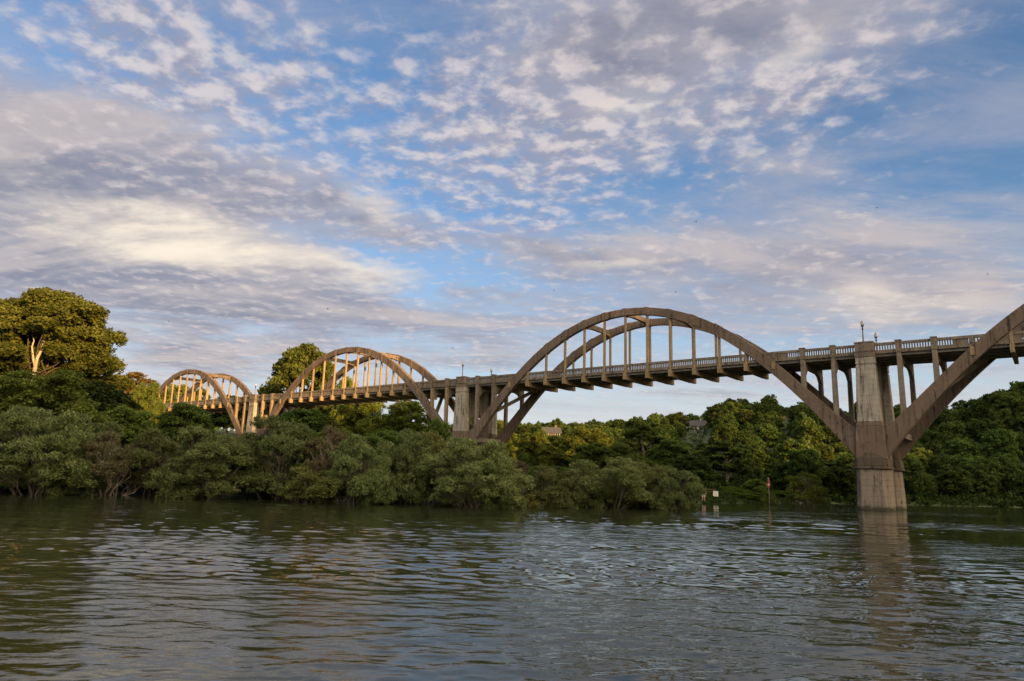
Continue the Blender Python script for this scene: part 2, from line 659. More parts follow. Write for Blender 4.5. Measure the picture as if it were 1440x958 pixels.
for S in SPANS:
    for side in (0, 1):
        # parapet of this span: sill, handrail and balusters, solid beside the rib
        y0, y1 = ypair(side, 0.34, 0.58)
        b0, b1 = ypair(side, 0.39, 0.53)
        rb = MB()
        rb.box(-(S + 59.3), -(S + 0.7), y0, y1, 16.86, 17.23)
        rb.box(-(S + 59.3), -(S + 0.7), *ypair(side, 0.30, 0.62), 17.76, 18.04)
        for k in range(18):
            s0, s1 = S + k * PAN + 0.27, S + (k + 1) * PAN - 0.27
            if k in (0,):
                s0 += 0.7
            if k in (17,):
                s1 -= 0.7
            if k == 2:
                rb.box(-s1, -(s0 + 1.5), b0, b1, 17.232, 17.758)
                s1 = s0 + 1.45
            if k == 15:
                rb.box(-(s1 - 1.5), -s0, b0, b1, 17.232, 17.758)
                s0 = s1 - 1.45
            n = max(3, int(round((s1 - s0) / 0.255)))
            st = (s1 - s0) / n
            for i in range(n + 1):
                c_ = s0 + i * st
                rb.box(-c_ - 0.062, -c_ + 0.062, b0, b1, 17.232, 17.758)
        rail = rb.build('railing', M_RAIL, bridge)
        for k in (1, 2, 16, 17):
            q = MB()
            s = S + k * PAN
            q.box(-s - 0.28, -s + 0.28, *ypair(side, 0.05, 0.66), 16.83, 18.10)
            q.box(-s - 0.33, -s + 0.33, *ypair(side, 0.01, 0.70), 18.103, 18.19)
            q.build('railing_post', M_RAIL, rail)
        for k in range(3, 16):
            s = S + k * PAN
            MB().box(-s - 0.2, -s + 0.2, *ypair(side, 0.28, 0.66), 17.235, 17.755).build('railing_post', M_RAIL, rail)

        # the arch rib
        r_ = MB()
        ss = np.linspace(0.9, 59.1, 73)
        lo = [(-(S + s), z_int(s)) for s in ss]
        hi = [(-(S + s), z_ext(s)) for s in ss]
        r_.strip(lo, hi, *ypair(side, 0.10, 0.80))
        for k in range(5, 14):                      # thicker sleeves where the hangers enter
            s = k * PAN
            q = np.linspace(s - 0.36, s + 0.36, 4)
            r_.strip([(-(S + a), z_int(a) - 0.03) for a in q], [(-(S + a), z_ext(a) + 0.07) for a in q], *ypair(side, 0.06, 0.84))
        rib = r_.build('arch_rib', M_RIB, bridge, bevel=0.03)
        for k in range(3, 16):
            s = k * PAN
            zt = z_int(s) + 0.25
            if zt < 17.3:
                continue
            h = MB()
            h.taper(-(S + s) - 0.135, -(S + s) + 0.135, *ypair(side, 0.24, 0.62), 16.84, -(S + s) - 0.135, -(S + s) + 0.135, *ypair(side, 0.26, 0.60), zt)
            h.build('hanger', M_HANG, rib, bevel=0.03)
        for k in (1, 2, 16, 17):
            s = k * PAN
            zb = z_ext(s) - 0.55
            h = MB()
            h.taper(-(S + s) - 0.27, -(S + s) + 0.27, *ypair(side, 0.16, 0.74), zb - 0.5, -(S + s) - 0.23, -(S + s) + 0.23, *ypair(side, 0.12, 0.62), 16.828)
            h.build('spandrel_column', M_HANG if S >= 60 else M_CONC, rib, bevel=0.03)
    # cross members between the two ribs
    for k in (7, 9, 11):
        s = k * PAN
        z = (z_int(s) + z_ext(s)) / 2
        q = MB()
        ys = [0.9, 1.6, 2.6, W - 2.6, W - 1.6, W - 0.9]
        q.strip([(y, z - 0.32 - dz) for y, dz in zip(ys, (0.3, 0.12, 0, 0, 0.12, 0.3))], [(y, z + 0.36) for y in ys], -(S + s) - 0.25, -(S + s) + 0.25)
        swapxy(q).build('cross_strut', M_RIB, bridge)
    for sgn in (0, 1):
        f = (lambda s: s) if sgn == 0 else (lambda s: 60 - s)
        a = f(2.6)
        z = (z_int(a) + z_ext(a)) / 2
        MB().box(-(S + a) - 0.35, -(S + a) + 0.35, 0.88, W - 0.88, z - 0.55, z + 0.15).build('cross_strut', M_CONC, bridge)
        p, q = f(6.0), f(11.0)
        MB().beam((-(S + p), 0.6, (z_int(p) + z_ext(p)) / 2), (-(S + q), W - 0.6, (z_int(q) + z_ext(q)) / 2), 0.45, 0.55).build('diagonal_brace', M_CONC, bridge)
    # floor beams hung from the ribs, haunched beams over the columns
    for k in range(3, 16):
        s = S + k * PAN
        q = MB()
        ys = [0.0, 0.75, 0.76, 1.5, W - 1.5, W - 0.76, W - 0.75, W]
        zt = [16.836] * 8
        q.strip([(y, z) for y, z in zip(ys, [15.92, 15.92, 15.91, 15.86, 15.86, 15.91, 15.92, 15.92])],
                [(y, z) for y, z in zip(ys, [16.836, 16.836, 16.54, 16.54, 16.54, 16.54, 16.836, 16.836])], -s - 0.19, -s + 0.19)
        swapxy(q).build('floor_beam', M_HANG, bridge)
    for k in (1, 2, 16, 17):
        s = S + k * PAN
        q = MB()
        ys = [0.63, 0.95, 1.5, 2.3, W - 2.3, W - 1.5, W - 0.95, W - 0.63]
        q.strip([(y, z) for y, z in zip(ys, [14.9, 15.05, 15.6, 15.85, 15.85, 15.6, 15.05, 14.9])], [(y, 16.54) for y in ys], -s - 0.2, -s + 0.2)
        swapxy(q).build('cap_beam', M_CONC, bridge)

PIERS = [-60, 0, 60, 120, 180, 240]
for S in PIERS:
    top = -2.5 if S in (-60, 0) else -2.5
    x = -S
    p = MB()
    for side in (0, 1):
        # submerged base shaft, projecting collar with a gabled top, thrust block of the ribs
        a0, a1 = ypair(side, -0.75, 2.3)
        b0, b1 = ypair(side, -0.6, 2.1)
        p.octo(x - 1.80, x + 1.80, a0, a1, top, x - 1.54, x + 1.54, b0, b1, 4.3, 0.55, 0.5)
        p.box(x - 1.5, x + 1.5, *ypair(side, -0.5, 2.0), 4.302, 5.40)
    p.box(x - 1.0, x + 1.0, 2.2, W - 2.2, top, 6.6)
    pier = p.build('pier', M_CONC, bridge, bevel=0.04)
    for side in (0, 1):
        q = MB()
        e0, e1 = ypair(side, -0.18, 1.3)
        q.taper(x - 1.56, x + 1.56, e0, e1, 5.36, x - 1.38, x + 1.38, e0, e1, 8.9)
        q.taper(x - 1.36, x + 1.36, e0, e1, 8.903, x - 1.22, x + 1.22, *ypair(side, -0.12, 1.2), 9.42)
        q.build('thrust_block', M_RIB, pier, bevel=0.05)
        q = MB()
        a0, a1 = ypair(side, -0.84, 2.28)
        q.octo(x - 1.80, x + 1.80, a0, a1, 4.31, x - 1.80, x + 1.80, a0, a1, 4.62, 0.5, 0.5)
        a0, a1 = ypair(side, -0.74, 2.18)
        q.octo(x - 1.70, x + 1.70, a0, a1, 4.622, x - 1.66, x + 1.66, a0, a1, 5.35, 0.42, 0.36)
        n = len(q.v)
        g0, g1 = ypair(side, -0.70, 1.9)
        q.v += [(x - 1.66, g0, 5.352), (x + 1.66, g0, 5.352), (x, yy(side, -0.40), 6.30), (x - 1.66, g1, 5.352), (x + 1.66, g1, 5.352), (x, yy(side, 1.7), 6.30)]
        q.f += [(n, n + 1, n + 2), (n + 5, n + 4, n + 3), (n, n + 2, n + 5, n + 3), (n + 1, n + 4, n + 5, n + 2), (n, n + 3, n + 4, n + 1)]
        q.build('gabled_cap', M_CAP, pier, bevel=0.05)
    # cross wall with an arched opening between the two pilasters
    w = MB()
    ys = np.linspace(1.0, W - 1.0, 25)
    lo = []
    for y in ys:
        q = (y - W / 2) / 2.25
        lo.append((y, 10.2 + 2.1 * math.sqrt(max(0, 1 - q * q)) if abs(q) < 1 else 6.5))
    w.strip(lo, [(y, 16.6) for y in ys], x - 0.35, x + 0.35)
    swapxy(w).build('cross_wall', M_CONC, pier)
    for side in (0, 1):
        q = MB()
        q.taper(x - 1.20, x + 1.20, *ypair(side, -0.13, 1.25), 9.40, x - 0.96, x + 0.96, *ypair(side, -0.10, 1.1), 15.62)
        q.box(x - 0.90, x + 0.90, *ypair(side, -0.06, 1.0), 15.622, 15.78)
        q.box(x - 0.96, x + 0.96, *ypair(side, -0.11, 1.05), 15.782, 16.50)
        q.build('pilaster', M_PIL, pier, bevel=0.03)
        q = MB()
        q.taper(x - 0.98, x + 0.98, *ypair(side, -0.14, 1.1), 16.502, x - 1.06, x + 1.06, *ypair(side, -0.2, 1.15), 17.12)
        q.box(x - 1.14, x + 1.14, *ypair(side, -0.28, 1.2), 17.122, 17.20)
        q.box(x - 0.95, x + 0.95, *ypair(side, -0.12, 1.05), 17.202, 18.10)
        q.box(x - 0.99, x + 0.99, *ypair(side, -0.16, 1.09), 18.102, 18.26)
        q.build('pedestal', M_RAIL, pier, bevel=0.03)

# lamps standing on the pier pedestals
M_GLOBE, t = new_mat('frosted_globe')
out = t.n('ShaderNodeOutputMaterial')
b = t.n('ShaderNodeBsdfPrincipled')
b.inputs['Base Color'].default_value = (0.62, 0.60, 0.56, 1)
b.inputs['Roughness'].default_value = 0.25
b.inputs['Transmission Weight'].default_value = 0.55
t.put(out.inputs[0], b.outputs[0])
lamp0 = empty('street_lamp')
tag(lamp0, 'x', 'street lamp', 'lamps along the bridge parapet')
MB().lathe([(0.16, 0), (0.16, 0.10), (0.10, 0.16), (0.085, 0.3), (0.06, 1.35), (0.055, 1.42)], 10).build('pole', M_POLE, lamp0, True)
MB().lathe([(0.055, 1.40), (0.085, 1.45), (0.085, 1.66), (0.06, 1.70), (0.07, 1.78), (0.16, 1.86), (0.17, 1.92)], 10).build('collar', M_IRON, lamp0, True)
MB().lathe([(0.15, 1.921), (0.2, 2.02), (0.205, 2.12), (0.17, 2.28), (0.10, 2.42), (0.035, 2.50), (0.012, 2.62)], 12).build('globe', M_GLOBE, lamp0, True)
LAMPS = [(0, 0, 'pale globed lamp post on the near pedestal of the pier standing in the river'),
         (0, 1, 'globed lamp seen beyond the railing beside the pier standing in the river'),
         (60, 0, 'lamp post on the near pedestal between the two middle arches'),
         (60, 1, 'lamp post on the far parapet between the two middle arches'),
         (120, 0, 'tiny lamp post above the pier between the two sunlit arches'),
         (120, 1, 'tiny lamp post on the far parapet between the two sunlit arches')]
for i, (s, side, lab) in enumerate(LAMPS):
    l = Matrix.Rotation(-BA, 4, 'Z') @ Vector((-s - 0.1, yy(side, 0.45), 18.262)) + Vector((BX, BY, 0))
    if i == 0:
        lamp0.location = l
        lamp0['label'] = lab
    else:
        copy_thing(lamp0, l, 0, (1, 1, 1), lab)
# ------------------------------------------------------------------ vegetation prototypes


def unit(v):
    return v / np.maximum(np.linalg.norm(v, axis=-1, keepdims=True), 1e-9)


def leaves(rs, centres, outward, n_per, cr, flat, ll, lw, up_bias, spread=0.9, clump_tint=0.28):
    """leaf faces scattered round clump centres; returns V,F,tint"""
    nc = len(centres)
    idx = np.repeat(np.arange(nc), n_per)
    N = len(idx)
    sz = rs.uniform(0.65, 1.3, nc)[idx]
    off = rs.normal(0, 1, (N, 3))
    off = off / np.maximum(np.linalg.norm(off, axis=1, keepdims=True), 1e-6) * (rs.uniform(0, 1, (N, 1)) ** 0.45)
    off *= (cr * sz)[:, None] * np.array([1, 1, flat])
    c = centres[idx] + off
    ax = unit(outward[idx] * 0.7 + rs.normal(0, spread, (N, 3)) + np.array([0, 0, up_bias]))
    nn = unit(rs.normal(0, 0.75, (N, 3)) + np.array([0, 0, 0.6]) + outward[idx] * 0.5)
    bx = unit(np.cross(ax, nn))
    L = (ll * rs.uniform(0.6, 1.35, N))[:, None]
    Wd = (lw * rs.uniform(0.6, 1.35, N))[:, None]
    p0 = c - ax * L / 2
    p2 = c + ax * L / 2
    p1 = c + bx * Wd / 2 - ax * L * 0.08
    p3 = c - bx * Wd / 2 - ax * L * 0.08
    V = np.stack([p0, p1, p2, p3], 1).reshape(-1, 3)
    F = np.arange(N * 4).reshape(-1, 4)
    ct = rs.normal(0.5, clump_tint, nc)[idx]
    tint = np.clip(ct + rs.normal(0, 0.16, N), 0, 1)
    return V, F, tint


def limb(mb, a, b, r0, r1, rs, n=5, seg=4, wob=0.08, sag=0.0):
    a, b = np.array(a), np.array(b)
    L = np.linalg.norm(b - a)
    pts, rad = [], []
    for i in range(seg + 1):
        q = i / seg
        p = a + (b - a) * q
        if 0 < i < seg:
            p = p + rs.normal(0, wob * L, 3) * np.array([1, 1, 0.5])
        p[2] += sag * L * q * (1 - q) * 4
        pts.append(p)
        rad.append(r0 + (r1 - r0) * q)
    mb.tube(pts, rad, n, False)
    return pts


def make_plant(kind, seed, lobes, n_clump, n_leaf, cr, flat, ll, lw, leafm, barkm, stems, trunk_r, up_bias=0.3,
               fork=0.3, twigs=1, inner=0.5, low=-0.35, clump_tint=0.28, bare=0):
    """one tree: trunk with limbs, crown of leaves. lobes (x,y,z,rx,ry,rz)"""
    rs = np.random.RandomState(seed)
    lb = np.array(lobes, float)
    area = (lb[:, 3] * lb[:, 4] + lb[:, 3] * lb[:, 5]) ** 1.0
    w = area / area.sum()
    li = rs.choice(len(lb), n_clump, p=w)
    d = unit(rs.normal(0, 1, (n_clump, 3)))
    d[:, 2] = np.where(d[:, 2] < low, -d[:, 2], d[:, 2])
    rf = rs.uniform(inner, 1.0, n_clump) ** 0.6
    cen = lb[li, :3] + d * lb[li, 3:] * rf[:, None]
    ctr = lb[:, :3].mean(0)
    outw = unit(d * 0.7 + unit(cen - ctr) * 0.5)
    V, F, tint = leaves(rs, cen, outw, n_leaf, cr, flat, ll, lw, up_bias, clump_tint=clump_tint)
    crown = fast_mesh('crown', V, F, leafm, tint)
    mb = MB()
    top = lb[:, 2].max()
    if stems == 1:
        tp = limb(mb, (0, 0, -0.6), (lb[:, 0].mean() * 0.6, lb[:, 1].mean() * 0.6, top * 0.92), trunk_r, trunk_r * 0.18, rs, 7, 7, 0.012)
        for j in range(len(lb)):
            q = fork + (0.85 - fork) * rs.uniform(0, 0.75) * max(0.1, lb[j, 2] / top)
            k = min(6, int(q * 7))
            a = tp[k]
            limb(mb, a, lb[j, :3], trunk_r * 0.42 * (1 - q * 0.5), trunk_r * 0.10, rs, 5, 4, 0.05, 0.03)
            for c_ in rs.choice(np.where(li == j)[0], min(twigs * 5, (li == j).sum()), replace=False) if (li == j).any() else []:
                limb(mb, lb[j, :3], cen[c_], trunk_r * 0.10, trunk_r * 0.03, rs, 3, 2, 0.05)
    else:
        for j in range(max(stems, len(lb))):
            l = lb[j % len(lb)]
            a0 = rs.normal(0, 0.28, 2)
            a = (a0[0] + l[0] * 0.08, a0[1] + l[1] * 0.08, -0.8)
            tr = trunk_r * rs.uniform(0.6, 1.1)
            e = l[:3] + rs.normal(0, 0.18, 3) * l[3:]
            pts = limb(mb, a, e, tr, tr * 0.25, rs, 6, 5, 0.035, 0.05)
            sel = np.where(li == (j % len(lb)))[0]
            for c_ in rs.choice(sel, min(twigs * 6, len(sel)), replace=False) if len(sel) else []:
                k = rs.randint(2, 5)
                limb(mb, pts[k], cen[c_], tr * 0.4, tr * 0.08, rs, 4, 3, 0.06)
    for j in range(bare):                      # leafless grey branches standing out of the crown
        c_ = cen[rs.randint(n_clump)]
        e = c_ + outw[rs.randint(n_clump)] * rs.uniform(0.8, 1.8) * lb[:, 3].mean() * 0.5 + np.array([0, 0, 0.6])
        limb(mb, c_ * 0.55, e, trunk_r * 0.28, trunk_r * 0.05, rs, 4, 4, 0.05)
    root = empty(kind)
    tr_o = mb.build('trunk', barkm, root, True)
    cr_o = link('crown', crown, root)
    root['h'] = float((lb[:, 2] + lb[:, 5]).max() + cr * flat * 0.5)
    root['w'] = float(max((lb[:, 0] + lb[:, 3]).max(), -(lb[:, 0] - lb[:, 3]).min(), (lb[:, 1] + lb[:, 4]).max()) * 2 + cr)
    return root


def dome_lobes(rs, n, rad, h0, h1, lr, squash=0.75, top_pull=0.8):
    """lobes spread over a rounded crown"""
    out = []
    for i in range(n):
        q = (i + 0.5) / n
        z = h0 + (h1 - h0) * (0.08 + 0.87 * q)
        prof = math.sqrt(max(0.03, 1 - ((q - 0.38) / 0.70) ** 2))
        r_ = rad * prof * rs.uniform(0.45, 0.95)
        a = i * 2.399 + rs.uniform(-0.4, 0.4)
        k = lr * rs.uniform(0.75, 1.25) * (1.1 - 0.35 * q)
        out.append((r_ * math.cos(a), r_ * math.sin(a), z, k, k, k * squash))
    return out


PROTO = {}
_made = []


def proto(key, *a, **k):
    PROTO[key] = make_plant(*a, **k)
    _made.append(key)


# willows rooted in the flooded bank
for i, (n, rad, lr, h1) in enumerate([(15, 3.2, 1.5, 6.2), (13, 3.5, 1.35, 5.6), (17, 3.0, 1.25, 6.8), (11, 3.4, 1.5, 5.0)]):
    rs = np.random.RandomState(40 + i)
    proto('willow%d' % i, 'willow', 50 + i, dome_lobes(rs, n, rad, 0.25, h1, lr, 0.8), 760, 66, 0.42, 0.75, 0.24, 0.075,
          L_WILLOW, M_BARK, 7, 0.10, 0.75, twigs=1, inner=0.35, clump_tint=0.3, bare=2)
rs = np.random.RandomState(71)
proto('light', 'willow', 72, dome_lobes(rs, 10, 2.2, 0.4, 3.6, 1.0, 0.8), 380, 70, 0.36, 0.7, 0.22, 0.075, L_WILLOW2, M_BARK, 5, 0.06, 0.6, inner=0.3)
rs = np.random.RandomState(73)
proto('airy', 'willow', 74, dome_lobes(rs, 12, 2.3, 0.5, 4.4, 0.8, 0.7), 240, 46, 0.36, 0.55, 0.24, 0.085, L_BUD, M_BARK, 6, 0.06, 0.3, inner=0.3, bare=5)
rs = np.random.RandomState(75)
proto('brown', 'willow', 76, dome_lobes(rs, 12, 2.7, 0.8, 5.0, 1.1, 0.75), 380, 52, 0.42, 0.6, 0.22, 0.06, L_BROWN, M_DEAD, 9, 0.08, 0.6, inner=0.2, twigs=2, bare=9)
# low shrubs
for i in range(2):
    rs = np.random.RandomState(80 + i)
    proto('shrub%d' % i, 'shrub', 82 + i, dome_lobes(rs, 8, 1.5, 0.2, 2.2, 0.8, 0.8), 240, 50, 0.32, 0.7, 0.24, 0.11, L_BRIGHT, M_BARK, 4, 0.04, 0.5)
# broadleaf trees behind
for i, (n, rad, lr, h0, h1) in enumerate([(17, 3.6, 1.7, 3.0, 11.0), (19, 3.2, 1.6, 3.0, 12.5), (15, 4.2, 1.9, 3.0, 10.0)]):
    rs = np.random.RandomState(90 + i)
    proto('broad%d' % i, 'broadleaf_tree', 95 + i, dome_lobes(rs, int(n * 1.7), rad, h0, h1, lr * 0.78, 0.9), 800, 46, 0.52, 0.85, 0.32, 0.19,
          L_GREEN, M_BARK, 1, 0.22, 0.15, inner=0.45, clump_tint=0.3)
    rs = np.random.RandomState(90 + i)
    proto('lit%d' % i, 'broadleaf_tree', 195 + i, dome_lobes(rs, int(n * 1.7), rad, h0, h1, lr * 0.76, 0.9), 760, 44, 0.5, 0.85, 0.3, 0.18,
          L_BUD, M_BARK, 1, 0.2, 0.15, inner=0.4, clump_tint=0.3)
# hillside trees (far): bigger leaf sprays, fewer of them
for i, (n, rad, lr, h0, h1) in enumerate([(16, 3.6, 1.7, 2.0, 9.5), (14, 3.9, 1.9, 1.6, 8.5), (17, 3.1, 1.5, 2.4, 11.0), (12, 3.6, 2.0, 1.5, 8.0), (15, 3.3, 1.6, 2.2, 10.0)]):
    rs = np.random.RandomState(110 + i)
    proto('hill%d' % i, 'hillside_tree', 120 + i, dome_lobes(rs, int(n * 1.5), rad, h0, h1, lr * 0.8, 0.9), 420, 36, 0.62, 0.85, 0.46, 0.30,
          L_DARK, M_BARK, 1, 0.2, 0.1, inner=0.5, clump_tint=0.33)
# golden poplar and pale sycamore
rs = np.random.RandomState(131)
proto('gold', 'poplar_tree', 132, dome_lobes(rs, 14, 2.1, 3.0, 14, 1.2, 1.0), 380, 40, 0.6, 0.9, 0.4, 0.24, L_GOLD, M_PALE, 1, 0.2, 0.5, inner=0.3, bare=4)
rs = np.random.RandomState(133)
proto('syc', 'sycamore_tree', 134, dome_lobes(rs, 16, 3.2, 3.0, 11.5, 1.35, 0.8), 520, 40, 0.55, 0.6, 0.38, 0.26, L_GREEN, M_PALE, 1, 0.24, 0.2, inner=0.35, bare=3)
# the great cottonwood at the left edge
rs = np.random.RandomState(141)
lob = []
i = 0
while len(lob) < 215:                      # domed, leaning a little to the right, with ragged shoulders
    i += 1
    q = rs.uniform(0, 1)
    z = 4.0 + 15.2 * q
    prof = 7.6 * math.sqrt(max(0.02, 1 - ((q - 0.26) / 0.76) ** 2))
    a_ = rs.uniform(0, 6.28)
    r_ = prof * (rs.uniform(0.25, 1.0) ** 0.6 if rs.uniform() < 0.62 else rs.uniform(0.0, 0.6))
    k_ = rs.uniform(1.0, 1.8)
    x_, y_ = r_ * math.cos(a_) + 1.3 * q, r_ * math.sin(a_)
    if -0.5 < x_ * 0.83 + y_ * 0.55 - 0.6 < 0.8 and x_ * 0.55 - y_ * 0.83 > 2.2 and 10.6 < z < 14.4:
        continue                          # the gap where the pale trunk shows
    if any((x_ - l[0]) ** 2 + (y_ - l[1]) ** 2 + (z - l[2]) ** 2 < 0.8 for l in lob):
        continue
    lob.append((x_, y_, z, k_, k_, k_ * 0.72))
proto('cotton', 'cottonwood_tree', 142, lob, 6000, 54, 0.66, 0.8, 0.32, 0.24, L_COTTON, M_BARK, 1, 0.30, 0.1, fork=0.35, inner=0.45, clump_tint=0.3, bare=0)
rs = np.random.RandomState(143)
proto('cotton2', 'cottonwood_tree', 144, dome_lobes(rs, 24, 4.8, 3.2, 14.5, 2.0, 0.85), 1100, 50, 0.72, 0.65, 0.44, 0.3, L_COTTON, M_BARK, 1, 0.3, 0.1, fork=0.35, inner=0.45)
rs = np.random.RandomState(145)
proto('dark', 'broadleaf_tree', 146, dome_lobes(rs, 28, 3.4, 2.0, 12.0, 1.35, 0.9), 760, 44, 0.54, 0.85, 0.38, 0.24, L_DARK, M_BARK, 1, 0.22, 0.1, inner=0.45)
# its pale forked trunk shows through a gap on the river side
rs = np.random.RandomState(150)
mb = MB()
tp = limb(mb, (1.6, -1.7, 4.5), (2.5, -2.9, 10.6), 0.24, 0.19, rs, 8, 4, 0.01)
limb(mb, tp[-1], (3.1, -2.8, 15.6), 0.16, 0.05, rs, 6, 5, 0.015)
limb(mb, tp[-1], (1.9, -3.2, 14.4), 0.13, 0.035, rs, 6, 5, 0.02)
limb(mb, (0, 0, 1.0), (1.6, -1.7, 4.5), 0.28, 0.24, rs, 8, 3, 0.01)
mb.build('limb', M_PALE, PROTO['cotton'], True)
_used = set()


def place(key, px, Y, top_py, width_px=None, label=None, group=None, rz=None, name=None, cat=None, base=None):
    """stand a tree of this kind at bearing px and distance Y, reaching up to top_py"""
    src = PROTO[key]
    p = at(px, top_py, Y)
    z0 = gz(p.x, p.y) if base is None else base
    z0 = max(z0, -0.55)
    H = p.z - z0
    sz = H / src['h']
    dist = math.hypot(p.x, p.y)
    sx = (width_px / FPX * dist / src['w']) if width_px else sz
    rz = random.uniform(0, 6.28) if rz is None else rz
    return put_tree(key, (p.x, p.y, z0), rz, (sx, sx, sz), label, group, name, cat)


def put_tree(key, loc, rz, sc, label, group=None, name=None, cat=None):
    src = PROTO[key]
    if key not in _used:
        _used.add(key)
        o = src
        o.location = loc
        o.rotation_euler = (0, 0, rz)
        o.scale = sc
        tag(o, label, cat, group)
    else:
        o = copy_thing(src, loc, rz, sc, label, group)
        if not group and 'group' in o:
            del o['group']
    if cat:
        o['category'] = cat
    if name:
        o.name = name
    return o
# ------------------------------------------------------------------ what grows where
# willows along the flooded bank, one by one
for key, px, Y, top, wd, lab, base in [
    ('willow3', -12, 53, 596, 130, 'grey-green willow cut off by the left edge of the view', -0.3),
    ('willow0', 72, 52, 569, 165, 'large round grey-green willow in front of the tall cottonwood, its stems in the water', -0.4),
    ('brown', 165, 54, 608, 120, 'thin brownish willow with bare reddish branches between two rounder willows', -0.4),
    ('willow1', 232, 56, 604, 125, 'low spreading willow below the farthest arch, right of the brownish one', -0.4),
    ('willow2', 303, 54, 600, 140, 'upright willow on a clump of pale stems under the right end of the farthest arch', -0.4),
    ('willow0', 402, 57, 584, 150, 'tall domed willow below the left foot of the second sunlit arch', -0.4),
    ('light', 437, 52, 655, 84, 'small pale yellow-green willow leaning low over the water', -0.3),
    ('brown', 480, 57, 600, 110, 'tangled brownish willow with bare twigs under the second sunlit arch', -0.4),
    ('willow1', 512, 53, 612, 125, 'broad dull green willow at the water under the second sunlit arch', -0.4),
    ('willow3', 575, 56, 602, 120, 'dense willow just left of the pier that stands on the bank', -0.4),
    ('light', 622, 58, 604, 110, 'yellower upright willow hiding the foot of the pier that stands on the bank', -0.4),
    ('willow0', 672, 52.5, 612, 160, 'wide willow with dark forked limbs spreading from the water', -0.4),
    ('light', 741, 56, 694, 48, 'lowest pale willow tuft in a pool of bright water', -0.3),
    ('willow1', 783, 58, 655, 110, 'rounded willow right of the forked one, below the tallest arch', -0.4),
    ('willow3', 858, 60, 642, 130, 'broad flat-topped willow near the end of the willow row', -0.4),
    ('willow2', 905, 62, 648, 100, 'upright willow behind the last one of the row', -0.4),
    ('willow1', 945, 60, 655, 92, 'last willow of the row, its foliage sloping down to the open water', -0.4),
    ('airy', 1130, 84, 662, 74, 'loose yellow-green willow standing alone in the current left of the river pier', -0.5),
    ('airy', 1082, 86, 694, 26, 'scrap of drowned bush at the foot of the red river marker', -0.5),
    ('brown', 715, 62, 640, 90, 'brownish twiggy willow filling the gap right of the forked one', -0.3),
    ('willow3', 342, 62, 610, 90, 'willow half hidden between the upright clump and the tall domed one', -0.3),
    ('willow2', 130, 62, 590, 110, 'willow standing further back behind the brownish one', -0.2),
]:
    place(key, px, Y, top, wd, lab, 'willows along the flooded bank', base=base, cat='willow')

